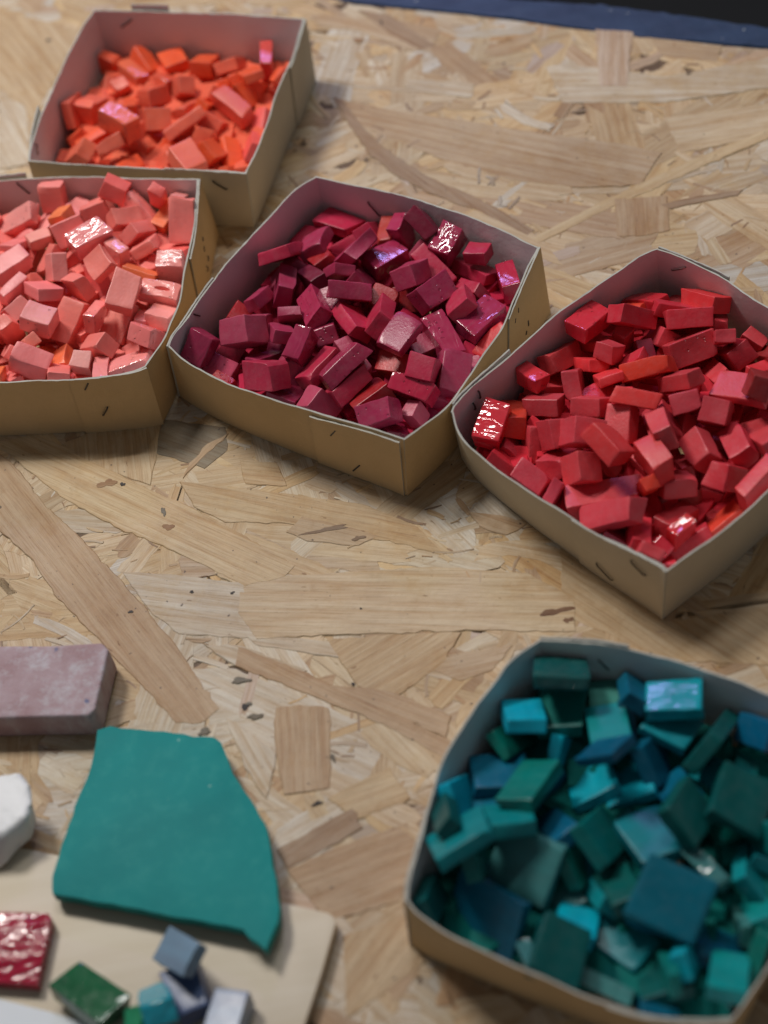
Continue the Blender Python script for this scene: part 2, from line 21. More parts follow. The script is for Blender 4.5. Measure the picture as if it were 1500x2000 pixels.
REST = """
O * - -64 3215 90 904 64 -7 -422 157 109 91 553 151
O * - -909 3214 104 86 11 -159 -984 145 105 77 272 205
O * - -888 2516 115 829 498 -159 -199 116 128 105 295 353
O * - -665 2853 112 166 986 26 -5 113 88 106 362 263
O * - -839 2950 88 931 -29 -126 -341 114 121 106 303 261
O * - -829 2648 88 34 209 -920 -331 121 105 80 314 326
O * - -732 3441 85 118 873 -468 -64 123 116 90 326 151
O * - -931 3000 91 46 118 -2 -992 114 114 94 270 255
O * - -751 2503 133 82 -114 -973 -183 128 90 85 341 341
O * - -919 3089 92 728 79 -672 -111 117 91 89 272 235
O * - -559 2393 127 2 -650 580 491 114 111 93 412 354
O * - -545 3343 103 207 792 -575 2 116 129 73 388 153
O * - -721 3150 82 70 488 -866 86 139 111 89 337 211
O * - -1253 2862 89 616 41 60 -784 185 168 77 165 308
O * - -1166 3093 93 952 -72 119 274 192 171 87 190 251
O * - -1119 3216 92 144 135 58 -979 175 173 85 203 222
O * - -1093 3371 91 990 -121 -62 -38 195 152 84 209 188
O * - -989 3597 72 998 0 65 -24 192 171 78 240 141
O * - -1186 2682 87 986 11 4 165 206 160 83 191 344
O * - -1142 2817 84 850 49 -100 -515 191 166 76 204 312
O * - -989 3186 92 230 4 -59 -971 186 161 85 247 219
O * - -907 3439 83 825 -88 18 -559 192 158 79 269 164
O * - -1024 2767 82 720 -26 51 -692 177 174 81 245 315
O * - -794 3392 94 849 -129 -14 -512 180 171 79 306 163
O * - -908 2718 77 947 -38 -37 -317 187 161 73 286 319
O * - -845 2837 96 183 -186 0 -965 174 151 86 303 283
O * - -767 3082 82 262 -90 46 960 195 155 82 324 229
O * - -699 3319 90 211 -54 -121 969 194 158 84 340 173
O * - -823 2544 91 764 70 22 641 186 155 87 319 349
O * - -785 2667 94 380 13 -86 921 199 170 76 328 317
O * - -750 2777 79 37 44 -69 996 183 156 82 338 294
O * - -700 2918 99 470 139 -43 -871 205 165 87 350 254
O * - -623 3152 81 969 97 6 229 176 156 88 370 204
O * - -563 3279 81 924 49 20 -379 190 161 80 386 174
O * - -625 2744 86 648 43 99 754 209 169 86 381 291
O * - -579 2867 84 899 -30 91 426 198 147 88 393 261
O * - -491 3115 84 425 96 -48 899 178 164 86 415 202
O * - -447 3218 78 609 29 -4 -793 191 164 81 427 180
O * - -412 3329 76 565 -31 22 825 198 169 79 435 155
O * - -459 2835 89 132 -117 72 982 191 153 76 434 259
O * - -302 3284 80 903 -10 -73 424 205 162 83 472 155
O * - -411 2654 85 980 -27 -41 193 205 167 84 458 296
O * - -334 2772 80 669 -94 -99 731 191 161 78 480 266
O * - -267 3022 81 572 96 10 -815 182 159 78 493 207
O * - -354 2493 90 986 -165 -7 8 204 175 79 483 327
O * - -244 2724 77 420 61 66 903 177 150 79 513 271
O * - -142 2978 95 993 19 -116 11 172 144 83 536 204
O * - -69 3177 94 966 11 1 260 193 158 85 552 158
O * - -258 2651 110 865 122 -234 -427 134 127 103 508 279
O * - -172 3221 101 720 193 57 -664 151 117 96 516 154
O * - -280 2789 79 52 412 -899 -142 134 96 90 498 259
O * - -817 3263 96 848 203 87 -483 146 99 85 301 190
O * - -1326 2866 82 52 -992 97 59 148 98 97 140 314
O * - -1253 2780 85 868 50 -106 -483 136 105 93 166 328
O * - -563 3220 90 839 151 27 -521 162 107 88 387 184
O * - -304 3346 96 175 583 -793 -29 114 116 102 468 139
O * - -757 3343 94 31 971 -130 -196 147 122 87 320 170
O * - -1139 2660 87 536 138 133 -822 132 126 82 207 346
O * - -439 2794 99 72 -953 247 157 162 98 104 442 263
O * - -542 2456 80 174 23 -27 -984 132 115 108 420 352
O * - -981 2858 100 987 -65 -129 -72 144 116 92 256 287
O * - -1003 2651 94 560 184 160 -792 164 118 74 254 336
O * - -894 3297 99 731 102 -245 -628 117 94 103 275 188
O * - -1099 2771 92 191 973 -51 -116 123 131 76 218 317
O * - -466 2730 92 962 116 -113 -219 132 128 93 436 281
O * - -697 3057 85 656 99 -75 -744 126 95 103 348 229
O * - -1101 2608 105 164 778 -530 -293 148 121 77 220 350
O * - -207 2893 89 922 176 -155 -309 115 109 80 518 228
O * - -776 2703 89 607 174 52 -774 119 116 89 330 310
K * - -1711 1879 194 22 380 -669 -639 126 103 96 4 546
K * - -1765 1982 128 637 319 -701 -37 167 119 89 -9 542
K * - -1343 1296 86 55 525 -847 65 174 100 100 159 701
K * - -1830 1375 187 496 117 6 -860 171 131 77 -37 691
K * - -806 1581 162 428 44 -157 -889 129 108 88 347 563
K * - -1830 1815 222 551 -78 -241 -795 123 97 87 -43 564
K * - -2073 1359 156 44 555 -214 -802 165 125 72 -125 722
K * - -1994 1129 237 689 -392 -373 -482 139 127 96 -106 759
K * - -1754 1594 286 20 944 -259 -204 139 101 68 -21 599
K * - -1793 2131 236 992 48 -94 -65 130 90 72 -32 478
K * - -1937 1752 175 48 -789 171 588 164 89 90 -76 601
K * - -946 1801 181 705 293 -529 -371 139 92 94 287 512
K * - -1462 1342 103 474 26 -676 -563 127 91 84 112 693
K * - -1899 1118 191 79 805 -586 -50 128 90 73 -63 767
K * - -1796 1164 271 319 584 -551 -504 154 112 99 -33 724
K * - -1367 1394 191 10 626 -776 -73 147 118 82 138 648
K * - -1274 1276 190 835 101 -120 -527 143 90 89 175 673
K * - -2018 1554 227 993 16 -114 -7 153 120 70 -113 646
K * - -1508 1395 282 110 -758 624 159 158 92 90 74 634
K * - -1763 2333 138 151 491 -856 -55 153 96 87 -11 453
K * - -1741 2155 171 6 978 -209 -16 136 108 94 -6 486
K * - -1866 2066 258 684 669 -67 -281 175 118 71 -60 493
K * - -1880 1628 231 330 473 -816 -26 169 88 92 -62 614
K * - -1157 1311 94 607 183 -386 -670 143 96 71 228 680
K * - -1762 1558 187 863 -16 -173 -475 168 125 99 -12 636
K * - -1033 1253 140 287 32 -623 -727 127 113 85 273 674
K * - -1757 1779 154 91 879 -467 -47 176 102 85 -8 586
K * - -1056 1840 158 213 -17 -592 -777 126 95 82 248 516
K * - -1325 1647 245 185 283 -32 -941 137 108 78 144 563
K * - -1922 1448 243 572 -140 -282 -757 131 92 96 -79 663
K * - -1833 1321 278 878 47 -258 -400 152 122 77 -49 681
K * - -1859 2334 224 38 400 -916 -5 124 94 98 -55 437
K * - -1740 1932 283 138 11 -191 -972 160 120 82 -17 511
K * - -996 1517 214 57 -945 301 118 153 100 73 273 580
K * - -1803 1502 282 947 163 35 -274 152 104 71 -39 628
K * - -1865 2210 184 150 75 117 -979 134 114 80 -52 478
K * - -1431 1455 120 905 116 -118 -393 124 117 77 120 655
K * - -943 1165 190 125 555 -820 65 169 106 77 305 678
K * - -1127 1468 254 256 -27 -137 -957 164 89 75 221 592
K * - -2069 1225 184 474 263 -88 -836 121 107 75 -128 752
K * - -1246 1396 119 802 37 -184 -567 175 110 97 191 657
K * - -2086 1121 127 57 549 -834 17 123 131 84 -127 797
K * - -1649 1210 176 881 416 -212 -77 178 88 72 34 725
K * - -1837 1727 157 20 888 -409 -211 125 96 72 -37 605
K * - -1769 1758 303 284 -684 390 548 143 112 79 -29 552
K * - -1709 1429 289 578 -266 -632 -442 138 99 91 -4 639
K * - -1749 2292 250 217 77 102 -968 123 129 91 -18 432
K * - -1989 1253 264 507 631 151 -567 145 106 95 -107 717
K * - -1091 1675 238 149 192 -884 -400 128 121 69 231 539
K * - -1545 1444 170 787 245 -430 -368 124 95 69 72 654
K * - -1072 2042 215 739 88 -511 -429 130 105 71 232 452
K * - -1931 1911 255 745 577 -121 -312 147 125 72 -84 538
K * - -1723 1394 97 171 -98 -90 -976 206 164 88 14 700
K * - -1681 2158 182 206 791 -533 -219 149 130 84 14 477
K * - -1284 1763 244 803 29 -118 -584 134 118 74 157 530
K * - -1392 1641 233 196 514 -834 34 143 114 86 120 573
K * - -1796 2050 188 80 -876 463 110 147 130 99 -27 511
K * - -1107 1415 158 116 182 -976 13 173 120 89 239 631
K * - -1572 1092 189 301 260 162 -903 139 96 87 64 749
K * - -1706 1738 126 204 196 -126 -951 169 120 76 15 600
K * - -1979 1360 130 246 -868 390 186 165 122 74 -86 721
K * - -1323 1042 175 138 272 -918 251 163 120 87 163 747
K * - -1852 1295 154 107 563 -806 -149 138 124 93 -41 723
K * - -1920 1276 154 82 -483 848 203 138 92 73 -67 733
K * - -1561 2217 180 967 -124 -140 -174 136 122 101 57 455
K * - -1080 1760 207 273 111 -48 -954 134 124 99 236 525
K * - -1922 1144 135 369 91 -105 -919 132 98 102 -65 776
K * - -1893 1685 141 167 737 -651 76 139 108 92 -56 624
K * - -1792 1841 173 49 168 -974 -142 161 127 77 -23 568
K * - -1092 1915 181 979 -19 -97 -178 158 128 68 231 494
K * - -1688 2291 168 98 -820 544 151 133 106 98 13 450
K * - -807 1883 161 125 194 -963 140 175 129 71 337 486
K * - -1950 1224 178 388 -42 -300 -870 174 105 86 -81 744
K * - -2001 1460 123 84 -561 787 245 179 99 73 -94 697
K * - -1312 1346 216 877 -88 -102 -461 179 96 80 157 650
K * - -1943 1891 130 61 88 -974 -199 130 94 91 -73 578
K * - -1614 1944 170 98 861 -498 -39 149 93 78 42 529
K * - -1274 1560 226 119 958 -260 -10 124 114 68 166 587
K * - -1997 1111 161 88 859 -484 -143 133 100 92 -97 785
K * - -1503 2159 198 207 173 -958 99 160 94 74 76 460
K * - -1911 1620 162 108 261 -949 -136 141 91 101 -65 637
K * - -1763 1360 88 952 -35 -224 -207 150 103 75 0 715
K * - -1760 1177 143 162 978 -130 -13 161 109 100 -4 751
K * - -1505 1474 97 804 66 -71 -586 140 93 83 95 662
P * - -158 552 100 749 119 -45 -650 162 105 94 646 815
P * - 285 977 138 776 405 -422 237 149 141 108 792 646
P * - 92 1451 140 532 469 -629 -319 185 110 100 690 533
P * - -50 354 131 931 209 -34 -297 182 123 96 699 858
P * - -132 705 103 769 296 -115 -555 128 132 88 647 767
P * - 589 1340 81 973 -65 -16 -223 158 102 101 886 540
P * - -503 816 124 36 996 -20 -77 132 126 94 494 759
P * - 126 1268 95 322 800 -483 -152 146 106 84 715 591
P * - 734 998 93 106 928 -357 17 164 116 109 967 617
P * - 169 872 107 366 110 26 -924 137 135 95 755 694
P * - 216 264 84 238 52 -111 -963 172 130 91 816 876
P * - -167 1289 85 19 -17 -999 -42 138 141 114 604 611
P * - 240 806 287 147 27 -205 -967 129 127 88 779 657
P * - -540 990 79 415 32 67 -907 175 118 88 476 724
P * - -399 1397 83 27 591 -802 -87 129 110 102 512 601
P * - 227 434 108 447 7 -18 -895 139 97 97 808 817
P * - -561 1041 86 239 -82 66 965 186 151 84 465 710
P * - -411 1245 101 174 127 110 -970 194 164 84 513 638
P * - -249 1445 98 207 -161 -71 962 199 151 74 565 573
P * - -84 1666 86 965 -31 -152 -212 190 150 76 616 506
P * - 34 1751 66 521 13 -5 853 176 173 79 656 482
P * - -483 955 87 880 83 98 -457 173 174 83 499 728
P * - -386 1061 93 574 95 -55 -812 187 151 76 531 688
P * - -301 1149 96 979 191 -12 68 196 174 84 559 657
P * - 36 1572 88 493 -1 16 870 175 167 80 665 521
P * - -102 982 83 960 38 63 -271 197 171 88 645 691
P * - 87 824 84 627 22 -89 -774 172 167 85 728 720
P * - 12 555 84 999 -51 -10 16 198 147 82 715 805
P * - 455 846 93 872 155 36 463 196 153 88 870 682
P * - 216 359 73 618 -45 10 785 207 156 83 810 850
P * - 306 462 71 881 44 -49 -469 200 149 72 839 812
P * - 818 1049 86 758 -78 -84 -642 187 169 79 995 598
P * - 187 513 133 108 950 -229 -182 186 96 98 785 789
P * - 465 533 90 119 557 -822 27 188 141 87 897 772
P * - 577 728 96 116 -952 265 103 153 121 98 926 704
P * - -723 1023 86 135 240 -961 -5 137 112 93 404 728
P * - 722 1171 102 895 -56 -75 -435 152 102 110 948 568
P * - 110 1138 98 180 975 126 -25 129 113 113 717 627
P * - 215 700 92 54 -107 -974 -194 167 128 80 786 743
P * - -541 899 103 913 244 -136 -297 174 99 114 478 744
P * - 341 1102 79 2 984 -174 -26 132 127 111 808 623
P * - 12 1134 174 957 239 -115 116 179 128 112 675 615
P * - -42 1058 147 966 -120 -51 -222 188 111 103 660 647
P * - -59 592 97 842 -15 -84 -533 183 118 120 683 796
P * - -256 1542 121 65 -330 113 935 171 111 99 556 542
P * - 206 1344 138 878 149 -49 -452 192 117 113 739 553
P * - -353 1127 108 518 -3 -154 -842 171 136 117 540 663
P * - 808 1020 88 66 -751 655 59 157 112 108 994 606
P * - -239 1305 86 65 150 -973 -162 175 129 80 576 612
P * - -297 1480 110 158 -113 224 955 143 124 103 545 564
P * - -486 742 105 112 595 -783 141 170 125 108 506 784
P * - 700 896 120 68 952 -220 -201 175 134 120 961 640
P * - 771 1064 108 164 179 -956 163 185 104 90 975 592
P * - 69 919 102 944 -9 -331 -19 154 122 85 714 690
P * - 79 1336 166 937 -70 -304 -157 168 126 82 690 557
R * - 861 208 125 825 196 -525 -74 153 115 97 1084 828
R * - 1608 -288 123 9 575 -805 -144 176 135 108 1453 922
R * - 1512 -239 119 421 500 -739 -164 132 116 102 1405 916
R * - 1433 92 166 101 -901 327 267 156 138 86 1333 803
R * - 1182 416 134 114 62 -134 -982 191 127 117 1195 735
R * - 1135 -479 109 554 473 -633 -263 144 106 87 1271 1032
R * - 1531 592 106 71 740 -667 -46 145 110 114 1317 662
R * - 1883 2 195 89 -966 178 164 146 135 106 1533 785
R * - 1531 4 110 44 51 -209 -976 157 117 103 1384 838
R * - 1448 468 122 646 -71 -622 -437 154 113 92 1297 701
R * - 1160 113 255 333 350 -693 -535 152 129 90 1216 796
R * - 787 367 84 193 805 -551 -109 139 99 88 1040 797
R * - 1107 520 101 648 410 -351 -538 142 111 118 1155 720
R * - 1501 241 160 304 569 -756 114 165 99 92 1344 753
R * - 1333 685 90 39 -53 67 996 136 111 111 1229 657
R * - 1199 6 145 169 -84 -550 -814 160 129 98 1245 857
R * - 1752 -258 123 733 -249 -479 -413 131 112 92 1510 899
R * - 1682 436 114 577 519 -517 360 161 110 102 1395 693
R * - 946 481 86 106 516 -849 -36 136 120 94 1094 749
R * - 1035 -441 222 948 293 -124 20 145 105 81 1223 998
R * - 1773 325 100 118 735 -667 12 171 115 94 1445 722
R * - 1585 63 199 976 -129 -45 -170 137 100 83 1400 790
R * - 1577 354 78 77 354 -932 11 140 130 92 1362 736
R * - 787 73 87 86 601 -794 -27 155 101 105 1067 886
R * - 778 216 97 98 749 -656 18 177 99 117 1050 840
R * - 1037 -72 161 65 36 -73 -995 178 107 114 1185 891
R * - 1567 -455 98 50 303 -951 -22 163 98 106 1456 988
R * - 688 -150 92 55 -214 62 973 143 96 82 1046 966
R * - 571 115 86 298 76 -4 952 201 145 75 974 892
R * - 1276 611 85 222 87 64 -969 188 152 82 1214 684
R * - 1397 681 95 967 -123 -81 210 190 147 77 1254 651
R * - 628 31 94 978 119 -43 -165 186 168 75 1004 912
R * - 703 -96 92 137 131 -86 978 180 164 75 1047 947
R * - 1539 467 88 995 53 -79 1 178 172 86 1334 703
R * - 770 -191 76 721 -51 -63 -688 200 175 79 1085 976
R * - 1378 200 102 811 -25 176 557 184 159 88 1298 792
R * - 1640 350 88 890 90 -132 426 188 150 74 1388 729
R * - 849 -315 89 971 27 148 -185 205 173 81 1130 1007
R * - 1109 -151 92 689 -94 126 708 179 154 86 1224 929
R * - 1162 -249 112 651 -28 221 -726 204 171 81 1257 951
R * - 1133 -413 110 19 -232 -70 970 186 149 86 1263 1009
R * - 1597 -111 89 973 -134 -18 -186 192 171 82 1425 874
R * - 1324 -438 85 371 81 -47 -924 203 149 87 1348 1008
R * - 1506 -476 78 886 56 56 457 178 175 83 1432 1006
R * - 1718 42 91 348 148 -45 -925 139 118 90 1457 815
R * - 1310 -166 96 616 91 -145 -769 184 96 119 1311 915
R * - 1135 -423 136 244 150 -956 66 189 96 81 1265 1006
R * - 1655 47 99 509 109 -98 -848 137 117 119 1430 817
R * - 855 29 108 63 744 -633 -205 171 99 113 1099 889
R * - 1216 -392 129 493 193 47 -847 137 127 98 1296 990
R * - 1266 182 163 503 54 46 -861 167 134 105 1254 791
R * - 1468 -39 99 677 27 -47 -734 167 114 102 1362 860
R * - 1344 322 171 49 107 -295 -948 167 128 104 1271 739
R * - 1264 661 89 755 53 -111 -644 163 140 93 1204 670
R * - 792 147 109 843 231 -80 -479 181 107 115 1062 857
R * - 1013 435 96 549 98 -148 -817 176 112 120 1125 754
R * - 1549 -316 129 121 224 -967 5 192 131 113 1431 935
R * - 1589 625 116 104 862 -469 -161 130 125 100 1337 646
R * - 940 222 111 97 968 -192 -132 166 141 117 1116 821
R * - 1190 601 107 54 -956 224 184 176 129 114 1180 688
R * - 1354 -277 99 33 591 -795 -135 183 144 106 1342 947
R * - 1565 173 137 113 -924 360 64 168 141 82 1378 775
R * - 585 99 97 157 289 -941 74 183 104 93 980 893
R * - 1261 479 116 174 674 -702 -151 174 103 110 1221 715
R * - 1781 -89 147 66 491 -866 -75 150 134 88 1501 835
R * - 886 152 137 55 -86 -988 -115 133 125 117 1099 840
R * - 618 0 111 211 633 -737 107 152 134 112 1003 918
R * - 1471 682 107 329 898 -280 85 142 103 92 1283 641
R * - 1204 -296 166 944 94 -186 -258 167 116 103 1280 949
T * - 1261 -1812 108 301 -64 -249 -918 200 153 67 1505 1536
T * - 506 -1821 88 126 914 -364 -125 172 144 57 1136 1621
T * - 1274 -1937 140 85 333 -543 -766 198 166 50 1531 1582
T * - -29 -2097 87 557 -58 129 -818 185 153 87 900 1802
T * - 112 -1891 94 377 132 -64 915 172 145 78 950 1691
T * - 165 -1762 93 935 -4 -100 339 177 153 83 963 1628
T * - 383 -1472 93 990 -103 -63 -70 171 159 73 1039 1482
T * - 520 -1273 80 397 96 -60 911 187 149 75 1082 1391
T * - 72 -2158 92 810 32 -100 -577 174 167 81 957 1819
T * - 354 -1750 88 867 -49 -36 -495 201 150 77 1054 1605
T * - 434 -1640 74 961 52 48 268 175 172 77 1081 1553
T * - 566 -1447 90 139 109 54 983 193 170 82 1123 1454
T * - 178 -2221 83 133 -88 -38 986 199 159 78 1018 1841
T * - 233 -2117 96 952 -107 90 271 193 156 87 1034 1782
T * - 289 -2002 89 966 72 -123 215 177 175 79 1050 1724
T * - 592 -1586 86 989 16 91 -116 181 162 81 1151 1511
T * - 644 -1515 102 455 190 1 -870 195 174 74 1167 1473
T * - 365 -2173 104 877 -151 147 432 204 144 76 1106 1793
T * - 403 -2082 76 713 -13 15 701 203 163 87 1116 1753
T * - 478 -1993 93 987 32 -117 104 195 158 85 1142 1700
T * - 542 -1876 94 907 18 -5 -421 197 167 77 1160 1641
T * - 694 -1679 81 994 58 -94 -16 182 158 72 1211 1542
T * - 781 -1584 82 778 -93 26 -621 188 173 82 1241 1493
T * - 358 -2360 85 786 27 35 -617 194 156 82 1126 1889
T * - 521 -2144 95 605 -64 -122 784 206 162 76 1182 1765
T * - 480 -2410 89 988 -34 107 -108 203 145 82 1195 1900
T * - 539 -2313 87 378 3 94 -921 205 148 85 1213 1846
T * - 673 -2103 94 984 15 73 -162 175 148 75 1254 1731
T * - 959 -1703 88 658 110 44 -744 188 161 85 1342 1524
T * - 1057 -1603 94 383 89 -25 -919 192 154 82 1376 1471
T * - 582 -2469 94 204 30 37 978 197 163 86 1255 1917
T * - 643 -2403 90 988 -58 -23 -142 201 152 75 1278 1878
T * - 715 -2255 89 767 -110 -112 623 197 166 84 1295 1799
T * - 1000 -1880 92 322 81 2 943 185 173 85 1386 1596
T * - 1138 -1670 73 208 -42 33 977 204 150 79 1423 1496
T * - 667 -2556 92 736 158 -76 -654 175 161 79 1313 1952
T * - 809 -2342 108 594 -46 -178 -783 202 170 86 1356 1827
T * - 1210 -1729 94 880 -79 48 -466 192 159 74 1467 1509
T * - 764 -2603 83 677 -65 72 730 206 161 85 1370 1967
T * - 849 -2492 87 771 92 117 619 174 175 76 1398 1902
T * - 928 -2411 79 870 88 23 484 174 164 80 1427 1854
T * - 991 -2314 84 292 -13 21 956 201 165 73 1445 1799
T * - 1051 -2205 85 9 58 97 -994 199 163 77 1459 1741
T * - 1112 -2112 91 206 -82 119 -968 206 172 78 1476 1690
T * - 1268 -1889 89 553 -49 85 -827 194 148 78 1519 1574
T * - 1330 -1802 81 645 -11 -2 -764 180 149 85 1536 1531
T * - 822 -1813 139 216 971 86 -64 226 192 48 1290 1573
T * - 875 -1655 94 648 199 21 -735 160 155 67 1295 1511
T * - 633 -2197 89 131 607 -781 -62 238 165 68 1246 1780
T * - 739 -2428 82 152 68 -986 27 195 195 62 1332 1883
T * - 681 -1637 88 102 826 -532 -156 173 157 62 1199 1524
T * - 1067 -1677 105 142 24 -969 -202 172 164 67 1391 1498
T * - 480 -1742 84 123 873 -454 -132 219 139 59 1114 1590
T * - 766 -2137 96 153 -795 572 134 233 160 50 1305 1736
T * - 869 -2207 110 290 927 -238 16 236 181 55 1367 1755
T * - 456 -1876 92 46 -304 937 163 189 149 72 1118 1649
T * - 1211 -1702 66 19 -309 948 70 165 193 56 1463 1504
T * - 1064 -2018 97 200 636 -727 -164 216 178 56 1438 1650
T * - 687 -1728 116 38 249 -963 93 210 165 70 1213 1556
T * - 493 -1508 89 330 105 85 -934 224 143 72 1095 1487
T * - 898 -1553 122 155 869 -373 -286 212 151 64 1293 1458
T * - 465 -2081 90 918 41 -208 -335 183 137 51 1147 1743
T * - 686 -2013 106 57 -45 -989 -126 187 204 62 1248 1685
T * - 965 -2097 84 82 886 -456 2 201 137 70 1400 1700
T * - 1147 -1959 91 625 190 38 -756 179 197 49 1470 1617
T * - 82 -1941 72 64 752 -656 15 235 189 64 941 1721
T * - 664 -2576 92 187 971 131 -77 179 158 59 1314 1963
T * - 711 -1491 114 279 251 -53 -925 218 150 67 1196 1453
"""
